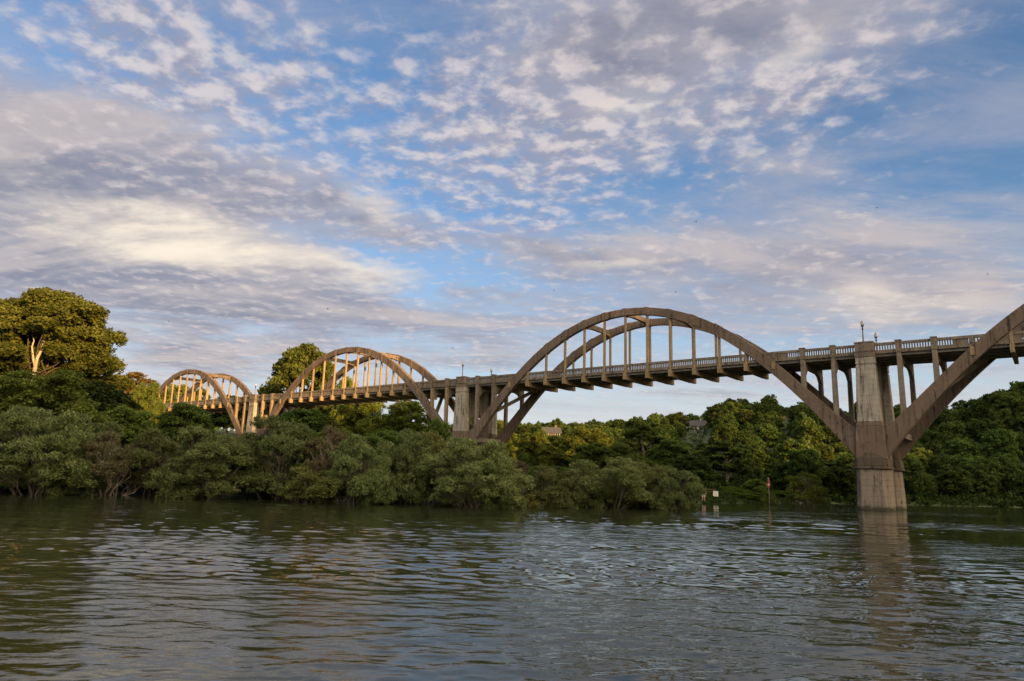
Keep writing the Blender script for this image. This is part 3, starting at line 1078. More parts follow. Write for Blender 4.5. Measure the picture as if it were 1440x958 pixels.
# trees on the left bank and behind the arches
for key, px, Y, top, wd, lab, cat in [
    ('cotton', 60, 108, 411, 222, 'huge golden-lit cottonwood with a pale forked trunk, tallest tree in the view', 'cottonwood'),
    ('lit2', 66, 80, 519, 150, 'rounded mid-green tree in shade right below the huge cottonwood', 'tree'),
    ('lit1', 4, 84, 536, 130, 'green tree at the left edge under the huge cottonwood', 'tree'),
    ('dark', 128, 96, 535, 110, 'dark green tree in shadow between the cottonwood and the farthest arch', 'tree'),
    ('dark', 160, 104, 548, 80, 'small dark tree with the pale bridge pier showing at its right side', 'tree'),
    ('gold', 190, 210, 522, 62, 'slim pale golden poplar catching the sun left of the farthest arch', 'poplar'),
    ('lit2', 210, 150, 536, 54, 'golden green tree covering the left end of the farthest arch', 'tree'),
    ('lit1', 250, 225, 540, 52, 'golden green tree seen between the hangers of the farthest arch', 'tree'),
    ('lit0', 280, 240, 546, 50, 'tree beyond the middle of the farthest arch', 'tree'),
    ('broad2', 185, 88, 572, 84, 'bright green bushy tree below the left end of the farthest arch', 'tree'),
    ('broad0', 268, 100, 566, 92, 'yellow-green tree under the deck of the farthest arch', 'tree'),
    ('dark', 325, 210, 556, 70, 'dark tree beyond the deck at the right end of the farthest arch', 'tree'),
    ('cotton2', 432, 165, 486, 118, 'tall golden-lit tree rising behind the left half of the second sunlit arch', 'cottonwood'),
    ('lit0', 492, 190, 527, 60, 'smaller golden tree seen through the hangers of the second sunlit arch', 'tree'),
    ('dark', 430, 128, 574, 90, 'dark leafy tree under the deck of the second sunlit arch', 'tree'),
    ('lit2', 515, 158, 553, 100, 'sunlit yellow-green tree below the middle of the second sunlit arch', 'tree'),
    ('lit1', 572, 152, 562, 90, 'sunlit yellow-green tree just left of the pier that stands on the bank', 'tree'),
    ('broad1', 540, 84, 604, 90, 'mid-green tree standing between the willows and the sunlit trees', 'tree'),
    ('broad2', 618, 88, 588, 50, 'small bright green tree against the left side of the pier that stands on the bank', 'tree'),
    ('lit0', 656, 140, 578, 60, 'golden tree seen through the arched wall of the pier that stands on the bank', 'tree'),
    ('lit1', 700, 150, 590, 62, 'golden tree beyond the diagonal brace of the tallest arch', 'tree'),
    ('broad0', 470, 76, 602, 100, 'green tree backing the brownish twiggy willow', 'tree'),
    ('lit2', 752, 170, 607, 74, 'bright yellow-green tree in sun left of the middle of the valley', 'tree'),
    ('lit0', 790, 160, 612, 84, 'sunlit olive tree below the tallest arch', 'tree'),
    ('lit1', 828, 150, 600, 80, 'tall sunlit tree in the middle of the valley', 'tree'),
    ('broad1', 772, 92, 655, 80, 'green tree behind the rounded willow', 'tree'),
    ('broad2', 850, 105, 622, 100, 'broad green tree behind the flat-topped willow', 'tree'),
    ('syc', 905, 118, 590, 92, 'tall green sycamore with a pale bare trunk in the middle of the valley', 'sycamore'),
    ('broad0', 948, 112, 617, 84, 'green tree right of the tall pale-trunked sycamore', 'tree'),
    ('syc', 1020, 104, 620, 92, 'light green sycamore behind the white notice board', 'sycamore'),
    ('dark', 975, 100, 640, 66, 'dark tree in shade left of the white notice board', 'tree'),
    ('broad1', 890, 92, 640, 80, 'leafy tree behind the last willows of the row', 'tree'),
    ('dark', 1075, 125, 640, 80, 'dark tree behind the red river marker', 'tree'),
    ('broad2', 1110, 122, 650, 70, 'green tree behind the willow standing alone in the current', 'tree'),
    ('dark', 1160, 130, 645, 80, 'dark tree on the shore left of the river pier', 'tree'),
]:
    place(key, px, Y, top, wd, lab, cat=cat, rz=0.0 if key == 'cotton' else None)
for key, px, Y, top, wd, lab in [
    ('shrub0', 1062, 98, 674, 44, 'bright green rounded shrub between the notice board and the red marker'),
    ('shrub1', 1030, 95, 690, 44, 'low bright shrub just right of the notice board'),
    ('shrub1', 1048, 94, 688, 30, 'small pointed bright shrub in front of the rounded one'),
    ('shrub0', 985, 86, 700, 20, 'tiny green shrub at the feet of the person on the shore'),
    ('shrub1', 972, 92, 690, 40, 'green shrub left of the person on the shore'),
    ('shrub0', 1022, 98, 684, 40, 'rounded green shrub behind the notice board'),
    ('shrub1', 996, 98, 688, 40, 'green shrub behind the picnic table'),
    ('shrub0', 1072, 96, 692, 34, 'low green shrub left of the red marker'),
    ('shrub1', 1095, 100, 690, 40, 'low green shrub right of the red marker'),
    ('shrub0', 1150, 106, 692, 44, 'low green shrub on the far shore near the river pier'),
    ('shrub0', 1040, 92, 693, 36, 'dense green shrub at the water right of the notice board'),
    ('shrub1', 1058, 93, 695, 34, 'ragged green shrub at the water left of the red marker'),
    ('shrub1', 1170, 108, 690, 46, 'ragged green shrub on the far shore beside the river pier'),
    ('shrub0', 1120, 103, 694, 40, 'green shrub on the shore behind the willow alone in the current'),
    ('shrub0', 1010, 92, 697, 34, 'low green shrub under the notice board'),
    ('shrub0', 352, 66, 680, 50, 'fresh green shrub low between two willow clumps on the left bank'),
    ('shrub1', 128, 60, 668, 60, 'fresh green shrub under the brownish willow with reddish branches'),
    ('shrub0', 15, 60, 660, 70, 'fresh green shrub at the left edge beneath the willows'),
    ('shrub1', 225, 62, 670, 60, 'green shrub beneath the low spreading willow'),
    ('shrub1', 560, 62, 680, 60, 'green shrub under the dense willow left of the bank pier'),
    ('shrub0', 500, 64, 690, 46, 'green shrub under the broad dull green willow'),
    ('shrub1', 820, 70, 672, 60, 'green shrub between the rounded willow and the flat-topped one'),
    ('shrub0', 640, 66, 680, 60, 'green shrub behind the forked limbs of the wide willow'),
]:
    place(key, px, Y, top, wd, lab, cat='shrub', base=-0.1 if Y < 63 else None)

# the wooded hillsides: each tree its own object
rs = np.random.RandomState(5)
HOUSES = [(980, 318, 614, 24), (1105, 292, 601, 17), (776, 246, 612, 9)]
pts = []


def try_point(u, r, dmin):
    x, y = r * math.sin(math.atan(u)), r * math.cos(math.atan(u))
    if (y - np.interp(x, SX, SY)) * 0.85 < 2.4:
        return
    for (hx, hY, hy, hw) in HOUSES:           # clearings in front of the hill houses
        hp = at(hx, hy, hY)
        if abs(x / y - hp.x / hp.y) < hw / FPX and y < hY + 9:
            zb = CAM_H + (hp.z - 0.5 - CAM_H) * y / hY
            if gz(x, y) + 8.5 > zb:
                if gz(x, y) + 3.8 > zb or y > hY - 6:
                    return
                dmin = 3.9
    # keep the bridge line clear
    s_ = (x - BX) * -math.cos(BA) + (y - BY) * math.sin(BA)
    t_ = (x - BX) * math.sin(BA) + (y - BY) * math.cos(BA)
    if -6 < t_ < 15 and -70 < s_ < 260:
        return
    for (a, b_, k) in pts:
        if (a - x) ** 2 + (b_ - y) ** 2 < ((dmin + k) / 2) ** 2:
            return
    pts.append((x, y, dmin))


for (hx, hY, hy, hw) in HOUSES:
    for k in range(-4, 5):
        q = at(hx + k * hw / 3.2, hy, hY + 15 + 4 * (k % 2))
        pts.append((q.x, q.y, 4.2))
n_back = len(pts)
for i in range(700):                       # overhanging the far shore
    x = rs.uniform(42, 125)
    y = float(np.interp(x, SX, SY)) + rs.uniform(3, 10)
    try_point(x / y, math.hypot(x, y), 4.6)
n_shore = len(pts)
for i in range(1500):                      # the ridge line
    u = rs.uniform(-0.06, 0.84)
    Rr = np.interp(u, RU, RR)
    try_point(u, Rr + rs.uniform(-14, 4), 5.6)
for i in range(9000):                      # the slopes
    u = rs.uniform(0.0, 0.86)
    Rr = np.interp(u, RU, RR)
    r0 = 124 if u > 0.33 else 165
    try_point(u, rs.uniform(r0, Rr - 12), 7.0)
pts = pts[:n_shore] + sorted(pts[n_shore:], key=lambda q: math.hypot(q[0], q[1]))
FARV, FARF, FART, nv = [], [], [], 0
for i_, (x, y, k) in enumerate(pts):
    u = x / y
    r_ = math.hypot(x, y)
    Rr = np.interp(u, RU, RR)
    key = 'hill%d' % rs.randint(5)
    s_ = rs.uniform(0.62, 0.95) * (0.95 if k < 6.5 else 1.0)
    sxy = s_ * rs.uniform(0.9, 1.15)
    szz = s_ * rs.uniform(0.8, 1.1)
    rz = rs.uniform(0, 6.28)
    z = gz(x, y) - 0.2
    if i_ < 285:
        if i_ < n_back:
            szz *= 1.15
            lab, g = ('leafy tree standing close behind one of the hill houses', 'trees behind the hill houses')
        elif k < 4:
            sxy, szz = sxy * 0.55, szz * 0.36
            lab, g = ('low bushy growth on the hillside just below one of the hill houses', 'bushes below the hill houses')
        elif k < 5:
            sxy, szz = sxy * 0.8, szz * 0.75
            lab, g = ('dark bushy tree overhanging the far shore right of the river pier', 'trees along the far shore')
            if u < 0.50:
                lab, g = ('low bushy tree on the far shore between the red marker and the river pier', 'trees left of the river pier')
        elif r_ > Rr - 16:
            lab, g = ('sun-touched tree in the row along the top of the wooded ridge', 'trees along the ridge top')
        elif u > 0.3:
            lab, g = ('deep green tree packed on the shaded wooded hillside right of centre', 'trees on the shaded hillside')
        else:
            lab, g = ('leafy tree among those on the lower slope beyond the tallest arch', 'trees on the valley slope')
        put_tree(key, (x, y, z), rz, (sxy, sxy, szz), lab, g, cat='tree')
    else:                                   # the rest of the wood, too many to count: one mass
        cr_ = [c for c in PROTO[key].children if c.name.startswith('crown')][0].data
        n_ = len(cr_.polygons)
        co = np.empty(len(cr_.vertices) * 3, np.float32)
        cr_.vertices.foreach_get('co', co)
        co = co.reshape(-1, 4, 3)
        sel = rs.choice(n_, 2300, replace=False)
        q = co[sel]
        m_ = q.mean(1, keepdims=True)
        q = (q - m_) * 2.0 + m_
        c_, s2 = math.cos(rz), math.sin(rz)
        X_ = (q[..., 0] * c_ - q[..., 1] * s2) * sxy + x
        Y_ = (q[..., 0] * s2 + q[..., 1] * c_) * sxy + y
        Z_ = q[..., 2] * szz + z
        FARV.append(np.stack([X_, Y_, Z_], -1).reshape(-1, 3))
        at2 = np.empty(n_, np.float32)
        cr_.attributes['tint'].data.foreach_get('value', at2)
        FART.append(np.clip(at2[sel] + rs.normal(0, 0.22), 0, 1))
print('hill trees', len(pts))
if FARV:
    V = np.concatenate(FARV)
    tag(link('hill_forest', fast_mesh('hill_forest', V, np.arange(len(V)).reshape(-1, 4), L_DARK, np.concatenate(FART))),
        'far wooded hillside and ridge whose crowns run together', 'forest', kind='stuff')

# undergrowth: leaf clumps too many to count along the shore and under the woods
rs = np.random.RandomState(9)
C = []
while len(C) < 5200:
    x = rs.uniform(-75, 130)
    y = float(np.interp(x, SX, SY)) + abs(rs.normal(0, 1)) * 22 + 0.3
    if 17 < x < 44 and y < np.interp(x, SX, SY) + 9:
        if rs.uniform() < 0.5 or y < np.interp(x, SX, SY) + 3:
            continue
        C.append((x, y, gz(x, y) - 0.75))
        continue
    C.append((x, y, gz(x, y) + rs.uniform(0.0, 0.9)))
for i in range(4200):
    u = rs.uniform(-0.1, 0.86)
    r_ = rs.uniform(110, float(np.interp(u, RU, RR)) + 5)
    x, y = r_ * math.sin(math.atan(u)), r_ * math.cos(math.atan(u))
    if y - np.interp(x, SX, SY) > 1:
        C.append((x, y, gz(x, y) + rs.uniform(0.1, 1.6)))
C = np.array(C)
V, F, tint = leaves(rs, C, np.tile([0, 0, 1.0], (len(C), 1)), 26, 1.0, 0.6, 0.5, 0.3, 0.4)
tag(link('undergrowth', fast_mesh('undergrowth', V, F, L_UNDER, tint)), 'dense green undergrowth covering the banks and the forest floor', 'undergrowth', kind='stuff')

C = []
while len(C) < 1200:                        # rough grass and weeds round the landing
    x = rs.uniform(15, 46)
    y = float(np.interp(x, SX, SY)) + rs.uniform(0.2, 11)
    C.append((x, y, gz(x, y) + 0.12))
C = np.array(C)
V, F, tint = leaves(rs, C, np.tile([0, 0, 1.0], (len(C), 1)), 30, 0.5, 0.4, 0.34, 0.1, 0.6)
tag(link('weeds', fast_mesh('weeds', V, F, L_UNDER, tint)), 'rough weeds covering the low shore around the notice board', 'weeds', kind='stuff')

# distant wood behind the left bank trees and beyond the ridge
C, O = [], []
rs = np.random.RandomState(19)
for i in range(260):
    if i < 150:
        u = rs.uniform(-0.72, 0.02)
        r_ = rs.uniform(290, 350)
    else:
        u = rs.uniform(-0.06, 0.86)
        r_ = float(np.interp(u, RU, RR)) + rs.uniform(8, 40)
    x, y = r_ * math.sin(math.atan(u)), r_ * math.cos(math.atan(u))
    z = gz(x, y)
    for j in range(26):
        d_ = unit(rs.normal(0, 1, 3))
        C.append((x + d_[0] * 3.6, y + d_[1] * 3.6, z + 5.0 + d_[2] * 3.8))
        O.append(d_)
V, F, tint = leaves(rs, np.array(C), np.array(O), 20, 1.2, 0.7, 0.9, 0.6, 0.2)
tag(link('distant_wood', fast_mesh('distant_wood', V, F, L_DARK, tint)), 'far-off belt of woodland closing the valley behind the bridge', 'woodland', kind='stuff')

for key in list(PROTO):
    o = PROTO[key]
    if key not in _used:
        for ch in list(o.children):
            bpy.data.objects.remove(ch)
        bpy.data.objects.remove(o)
    else:
        pass
# ------------------------------------------------------------------ houses on the hill, shore things, birds
M_WHITE = plain('white_siding', (0.62, 0.60, 0.56), 0.7, 0, 0.08, 3)
M_TAN = plain('tan_siding', (0.36, 0.27, 0.19), 0.8, 0, 0.12, 3)
M_BRICK = plain('brown_wood_siding', (0.12, 0.08, 0.055), 0.8, 0, 0.2, 3)
M_GROOF = plain('grey_shingle', (0.065, 0.058, 0.055), 0.9, 0, 0.2, 6)
M_RROOF = plain('red_metal_roof', (0.34, 0.10, 0.07), 0.5, 0.1, 0.15, 2)
M_GLASS = plain('dark_window_glass', (0.03, 0.035, 0.045), 0.1, 0, 0.1, 1)
M_TRIM = plain('white_trim', (0.7, 0.68, 0.64), 0.6, 0, 0.05, 3)
M_STONE = plain('retaining_stone', (0.42, 0.38, 0.34), 0.9, 0, 0.3, 2)


def house(name, px, Y, py, L, Dp, H, roof_h, wall_m, roof_m, rz, lab, gap=0):
    p = at(px, py, Y)
    r_ = empty(name, (p.x, p.y, p.z), rz)
    tag(r_, lab, 'house')
    z0 = -(p.z - gz(p.x, p.y)) - 3.0
    wl = MB().box(-L / 2, L / 2, 0, Dp, min(z0, -1), H)
    n = len(wl.v)
    wl.v += [(-L / 2, 0, H), (-L / 2, Dp, H), (-L / 2, Dp / 2, H + roof_h), (L / 2, 0, H), (L / 2, Dp, H), (L / 2, Dp / 2, H + roof_h)]
    wl.f += [(n, n + 1, n + 2), (n + 3, n + 5, n + 4)]
    wl.build('wall', wall_m, r_)
    o = 0.5
    k = roof_h / (Dp / 2)
    rf = MB()
    for sg in (0, 1):
        ya, yb = (-o, Dp / 2) if sg == 0 else (Dp + o, Dp / 2)
        za = H - o * k + 0.05
        rf.quad_hull([(-L / 2 - o, ya, za), (L / 2 + o, ya, za), (L / 2 + o, yb, H + roof_h + 0.05), (-L / 2 - o, yb, H + roof_h + 0.05)],
                     [(-L / 2 - o, ya, za + 0.2), (L / 2 + o, ya, za + 0.2), (L / 2 + o, yb, H + roof_h + 0.25), (-L / 2 - o, yb, H + roof_h + 0.25)])
    rfo = rf.build('roof', roof_m, r_)
    MB().box(L * 0.22, L * 0.22 + 0.8, Dp / 2 - 0.4, Dp / 2 + 0.4, H, H + roof_h + 1.0).build('chimney', M_BRICK, rfo)
    nw = max(3, int(L / 2.6))
    for i in range(nw):
        x = -L / 2 + (i + 0.5) * L / nw
        if i == nw // 2:
            dd = MB().box(x - 0.5, x + 0.5, -0.06, 0.04, 0.05, 2.15).build('door', M_BRICK, r_)
            MB().box(x + 0.3, x + 0.38, -0.12, -0.062, 1.0, 1.1).build('handle', M_IRON, dd)
        else:
            f = MB()
            f.box(x - 0.75, x + 0.75, -0.08, 0.02, 0.85, 0.97).box(x - 0.75, x + 0.75, -0.08, 0.02, 2.1, 2.22)
            f.box(x - 0.75, x - 0.64, -0.078, 0.02, 0.972, 2.098).box(x + 0.64, x + 0.75, -0.078, 0.02, 0.972, 2.098).box(x - 0.04, x + 0.04, -0.07, 0.02, 0.972, 2.098)
            wd = f.build('window', M_TRIM, r_)
            MB().box(x - 0.64, x + 0.64, -0.03, 0.02, 0.972, 2.098).build('pane', M_GLASS, wd)
    return r_


h1 = house('hill_house', 979, 318, 608, 13, 8, 2.9, 2.6, M_WHITE, M_GROOF, R(-8), 'pale house with a grey roof on the ridge above a pale retaining wall')
hw = at(976, 611, 309)
q = MB()
q.box(-9, 8, 0, 0.6, -1.6, 0.9).box(-9.1, 8.1, -0.05, 0.65, 0.902, 1.05)
rw = q.build('retaining_wall', M_STONE)
rw.location = hw
rw.rotation_euler = (0, 0, R(-8))
tag(rw, 'long pale retaining wall on the ridge below the grey-roofed house', 'wall')
h2 = house('hill_house', 1105, 292, 602, 11, 7, 2.6, 2.4, M_BRICK, M_RROOF, R(12), 'brown house with a dull red roof among the hill trees')
h3 = house('hill_house', 776, 246, 618, 6, 6, 2.4, 1.8, M_BRICK, M_GROOF, R(5), 'brown house with white-framed windows half hidden in the sunlit trees')

# white notice board on the far shore
M_SIGN = plain('white_sign_face', (0.72, 0.70, 0.62), 0.6, 0, 0.04, 3)
M_MARK = plain('faded_sign_marks', (0.50, 0.46, 0.38), 0.7, 0, 0.1, 8)
M_RED = plain('red_marker_paint', (0.27, 0.04, 0.03), 0.6, 0, 0.2, 6)
p = at(1006.5, 697, 88)
sg = empty('notice_board', (p.x, p.y, gz(p.x, p.y) - 0.2), R(-12))
tag(sg, 'square white notice board standing among shrubs on the far shore', 'notice board')
zt = at(1006, 690.8, 88).z - sg.location.z
MB().box(-0.30, 0.30, -0.03, 0.03, zt - 0.64, zt).build('board', M_SIGN, sg)
mk = MB()
for i in range(4):
    mk.box(-0.2 + 0.03 * (i % 2), 0.2 - 0.05 * (i % 3), -0.036, -0.0305, zt - 0.16 - i * 0.12, zt - 0.115 - i * 0.12)
mk.build('marking', M_MARK, sg)
for sx_ in (-0.22, 0.22):
    MB().box(sx_ - 0.04, sx_ + 0.04, 0.032, 0.11, -0.3, zt - 0.1).build('post', M_DEAD, sg)

# brown picnic table left of the notice board
p = at(997, 700, 90)
tb = empty('picnic_table', (p.x, p.y, gz(p.x, p.y)), R(-10))
tag(tb, 'reddish-brown picnic table beside the white notice board', 'picnic table')
M_TABLE = plain('reddish_brown_wood', (0.16, 0.078, 0.046), 0.8, 0, 0.25, 6)
MB().box(-0.85, 0.85, -0.38, 0.38, 0.72, 0.78).build('tabletop', M_TABLE, tb)
for sy in (-0.72, 0.72):
    MB().box(-0.85, 0.85, sy - 0.13, sy + 0.13, 0.42, 0.46).build('seat', M_TABLE, tb)
for sx_ in (-0.6, 0.6):
    for sy in (-1, 1):
        MB().beam((sx_, sy * 0.2, 0.718), (sx_, sy * 0.62, -0.15), 0.05, 0.1, (1, 0, 0)).build('leg', M_TABLE, tb)
    MB().box(sx_ + 0.03, sx_ + 0.08, -0.8, 0.8, 0.33, 0.415).build('crossbar', M_TABLE, tb)

# red river marker on a post in the shallows
p = at(1082, 712, 84)
rm = empty('river_marker', (p.x, p.y, -0.6), R(-20))
tag(rm, 'narrow red river marker with a white symbol on a thin leaning post in the shallows', 'river marker')
zt = at(1081, 671, 84).z + 0.6
MB().tube([(0.03, 0, 0), (0, 0, zt - 0.6), (-0.02, 0, zt)], [0.045, 0.04, 0.035], 8).build('post', M_DEAD, rm, True)
f = MB()
zc = zt - 0.75
f.quad_hull([(0, -0.075, zc - 0.62), (0.22, -0.075, zc - 0.1), (0.10, -0.075, zc + 0.62), (-0.2, -0.075, zc - 0.1)],
            [(0, -0.045, zc - 0.62), (0.22, -0.045, zc - 0.1), (0.10, -0.045, zc + 0.62), (-0.2, -0.045, zc - 0.1)])
f.build('sign_panel', M_RED, rm)
g = MB()
for i in range(10):
    a0, a1 = i * 0.628, (i + 1) * 0.628
    g.quad_hull([(0.07 * math.cos(a0), -0.082, zc - 0.12 + 0.11 * math.sin(a0)), (0.07 * math.cos(a1), -0.082, zc - 0.12 + 0.11 * math.sin(a1)),
                 (0.035 * math.cos(a1), -0.082, zc - 0.12 + 0.06 * math.sin(a1)), (0.035 * math.cos(a0), -0.082, zc - 0.12 + 0.06 * math.sin(a0))],
                [(0.07 * math.cos(a0), -0.0755, zc - 0.12 + 0.11 * math.sin(a0)), (0.07 * math.cos(a1), -0.0755, zc - 0.12 + 0.11 * math.sin(a1)),
                 (0.035 * math.cos(a1), -0.0755, zc - 0.12 + 0.06 * math.sin(a1)), (0.035 * math.cos(a0), -0.0755, zc - 0.12 + 0.06 * math.sin(a0))])
g.build('symbol', M_SIGN, rm)


# the person on the far shore, facing the water
def skin(name, verts, edges, radii, mat, parent=None, root_i=0, sub=2):
    me = bpy.data.meshes.new(name)
    me.from_pydata(verts, edges, [])
    me.materials.append(mat)
    o = bpy.data.objects.new(name, me)
    col.objects.link(o)
    if parent:
        o.parent = parent
    sk = o.modifiers.new('skin', 'SKIN')
    sk.use_smooth_shade = True
    for i, r_ in enumerate(radii):
        v = me.skin_vertices[0].data[i]
        v.radius = r_ if isinstance(r_, tuple) else (r_, r_)
        v.use_root = (i == root_i)
    sb = o.modifiers.new('sub', 'SUBSURF')
    sb.levels = sb.render_levels = sub
    return o


M_SKIN = plain('skin', (0.48, 0.29, 0.21), 0.6, 0, 0.06, 5)
M_SHIRT = plain('dark_purple_shirt', (0.075, 0.045, 0.11), 0.85, 0, 0.15, 6)
M_SHORTS = plain('pale_shorts', (0.52, 0.42, 0.40), 0.85, 0, 0.1, 6)
M_HAIR = plain('dark_hair', (0.025, 0.018, 0.014), 0.7, 0, 0.2, 20)
JV = [(0, 0, 0.93), (0, 0, 1.12), (0, 0.01, 1.36), (0, 0, 1.47), (0, -0.01, 1.56), (0, -0.015, 1.66),
      (-0.17, 0.0, 1.40), (-0.24, 0.02, 1.13), (-0.21, -0.09, 0.90), (-0.20, -0.13, 0.80),
      (0.17, 0.0, 1.40), (0.25, 0.02, 1.13), (0.24, -0.06, 0.89), (0.24, -0.09, 0.79),
      (-0.09, 0, 0.86), (-0.11, -0.02, 0.48), (-0.12, 0.02, 0.07), (-0.125, -0.14, 0.03),
      (0.09, 0, 0.86), (0.12, -0.01, 0.48), (0.13, 0.04, 0.07), (0.14, -0.12, 0.03)]
JE = [(0, 1), (1, 2), (2, 3), (3, 4), (4, 5), (2, 6), (6, 7), (7, 8), (8, 9), (2, 10), (10, 11), (11, 12), (12, 13),
      (0, 14), (14, 15), (15, 16), (16, 17), (0, 18), (18, 19), (19, 20), (20, 21)]
JR = [(0.15, 0.11), (0.135, 0.10), (0.15, 0.11), 0.055, 0.085, 0.085, 0.06, 0.042, 0.032, 0.03, 0.06, 0.042, 0.032, 0.03,
      0.085, 0.058, 0.04, 0.035, 0.085, 0.058, 0.04, 0.035]
# fingers: five short chains from each hand
for hi, sgn in ((9, -1), (13, 1)):
    hx, hy, hz_ = JV[hi]
    for k in range(5):
        a = (k - 2) * 0.018
        n = len(JV)
        if k == 0:
            JV += [(hx - sgn * 0.03, hy - 0.03, hz_ - 0.02), (hx - sgn * 0.035, hy - 0.05, hz_ - 0.05)]
        else:
            l_ = (0, 0.07, 0.08, 0.075, 0.06)[k]
            JV += [(hx, hy + a, hz_ - 0.05), (hx - sgn * 0.015, hy + a - 0.01, hz_ - 0.05 - l_)]
        JE += [(hi, n), (n, n + 1)]
        JR += [0.011, 0.009]
p = at(989.5, 706, 84)
pz = gz(p.x, p.y)
person = skin('person', JV, JE, JR, M_SKIN)
person.location = (p.x, p.y, pz)
person.rotation_euler = (0, 0, R(-14))
tag(person, 'person in a dark purple shirt and pale shorts standing at the far shore', 'person')
skin('shirt', [(0, 0, 0.97), (0, 0, 1.13), (0, 0.01, 1.36), (0, 0, 1.43), (-0.17, 0, 1.40), (-0.225, 0.015, 1.2), (0.17, 0, 1.40), (0.235, 0.015, 1.2)],
     [(0, 1), (1, 2), (2, 3), (2, 4), (4, 5), (2, 6), (6, 7)], [(0.175, 0.13), (0.16, 0.12), (0.172, 0.13), 0.075, 0.075, 0.062, 0.075, 0.062], M_SHIRT, person, 0)
skin('shorts', [(0, 0, 0.97), (0, 0, 0.88), (-0.1, 0, 0.82), (-0.115, -0.01, 0.56), (0.1, 0, 0.82), (0.12, -0.01, 0.56)],
     [(0, 1), (1, 2), (2, 3), (1, 4), (4, 5)], [(0.165, 0.125), (0.165, 0.125), 0.1, 0.085, 0.1, 0.085], M_SHORTS, person, 0)
skin('hair', [(0, 0.02, 1.73), (0, 0.05, 1.66), (0, 0.065, 1.56)], [(0, 1), (1, 2)], [(0.075, 0.075), (0.09, 0.07), (0.06, 0.05)], M_HAIR, person, 0)
fc = MB()
fc.beam((0, -0.095, 1.60), (0, -0.118, 1.575), 0.02, 0.03, (1, 0, 0))
fc.build('nose', M_SKIN, person, bevel=0.004)
for sx_ in (-0.033, 0.033):
    MB().box(sx_ - 0.013, sx_ + 0.013, -0.10, -0.09, 1.617, 1.63).build('eye', M_HAIR, person)

# swallows over the river
M_BIRD = plain('dark_plumage', (0.02, 0.02, 0.024), 0.7, 0, 0.2, 10)


def bird_mesh(flap, sweep):
    mb = MB()
    mb.tube([(0, -0.10, 0), (0, -0.075, 0.004), (0, -0.03, 0.0), (0, 0.04, 0), (0, 0.09, 0.004), (0, 0.16, 0.008)], [0.006, 0.02, 0.028, 0.024, 0.012, 0.004], 8)
    for s_ in (-1, 1):
        zt_ = 0.17 * math.sin(flap)
        xt = 0.17 * math.cos(flap)
        mb.quad_hull([(s_ * 0.015, -0.035, 0.004), (s_ * xt * 0.45, -0.05, zt_ * 0.55), (s_ * xt * 0.45, 0.02, zt_ * 0.5), (s_ * 0.015, 0.035, 0.0)],
                     [(s_ * 0.015, -0.035, 0.012), (s_ * xt * 0.45, -0.05, zt_ * 0.55 + 0.008), (s_ * xt * 0.45, 0.02, zt_ * 0.5 + 0.006), (s_ * 0.015, 0.035, 0.008)])
        mb.quad_hull([(s_ * xt * 0.45, -0.05, zt_ * 0.55), (s_ * xt, 0.02 + sweep, zt_), (s_ * xt * 0.97, 0.035 + sweep, zt_), (s_ * xt * 0.45, 0.02, zt_ * 0.5)],
                     [(s_ * xt * 0.45, -0.05, zt_ * 0.55 + 0.007), (s_ * xt, 0.02 + sweep, zt_ + 0.004), (s_ * xt * 0.97, 0.035 + sweep, zt_ + 0.004), (s_ * xt * 0.45, 0.02, zt_ * 0.5 + 0.006)])
        mb.quad_hull([(0, 0.12, 0.004), (s_ * 0.012, 0.12, 0.004), (s_ * 0.045, 0.21, 0.01), (s_ * 0.03, 0.205, 0.01)],
                     [(0, 0.12, 0.01), (s_ * 0.012, 0.12, 0.01), (s_ * 0.045, 0.21, 0.014), (s_ * 0.03, 0.205, 0.014)])
    return mb.mesh('bird', M_BIRD)


BM = [bird_mesh(0.5, 0.05), bird_mesh(-0.35, 0.08), bird_mesh(0.9, 0.03)]
for i, (px, py, Y, hd, rl) in enumerate([(461, 435, 62, 70, 25), (779, 408, 75, 20, 10), (950, 411, 78, 200, -20), (979, 312, 70, 120, 30), (1233, 292, 74, 50, -15),
                                         (1389, 386, 60, 310, 35), (114, 416, 70, 150, 10), (237, 452, 80, 260, 20), (637, 490, 85, 40, 0), (860, 338, 95, 330, 15)]):
    o = bpy.data.objects.new('bird', BM[i % 3])
    col.objects.link(o)
    o.location = at(px, py, Y)
    o.rotation_euler = (R(rl * 0.5), R(rl), R(hd))
    tag(o, 'small dark swallow flying high over the river', 'bird', 'swallows over the river')
# ------------------------------------------------------------------ daylight
sun_d = bpy.data.lights.new('sun', 'SUN')
sun_d.energy = 5.0
sun_d.angle = R(0.6)
sun_d.color = (1.0, 0.60, 0.22)
sun = bpy.data.objects.new('sun', sun_d)
col.objects.link(sun)
S = Vector((SUN_XY[0] * math.cos(SUN_EL), SUN_XY[1] * math.cos(SUN_EL), math.sin(SUN_EL)))
sun.rotation_euler = S.to_track_quat('Z', 'Y').to_euler()
sun.location = (60, -90, 60)

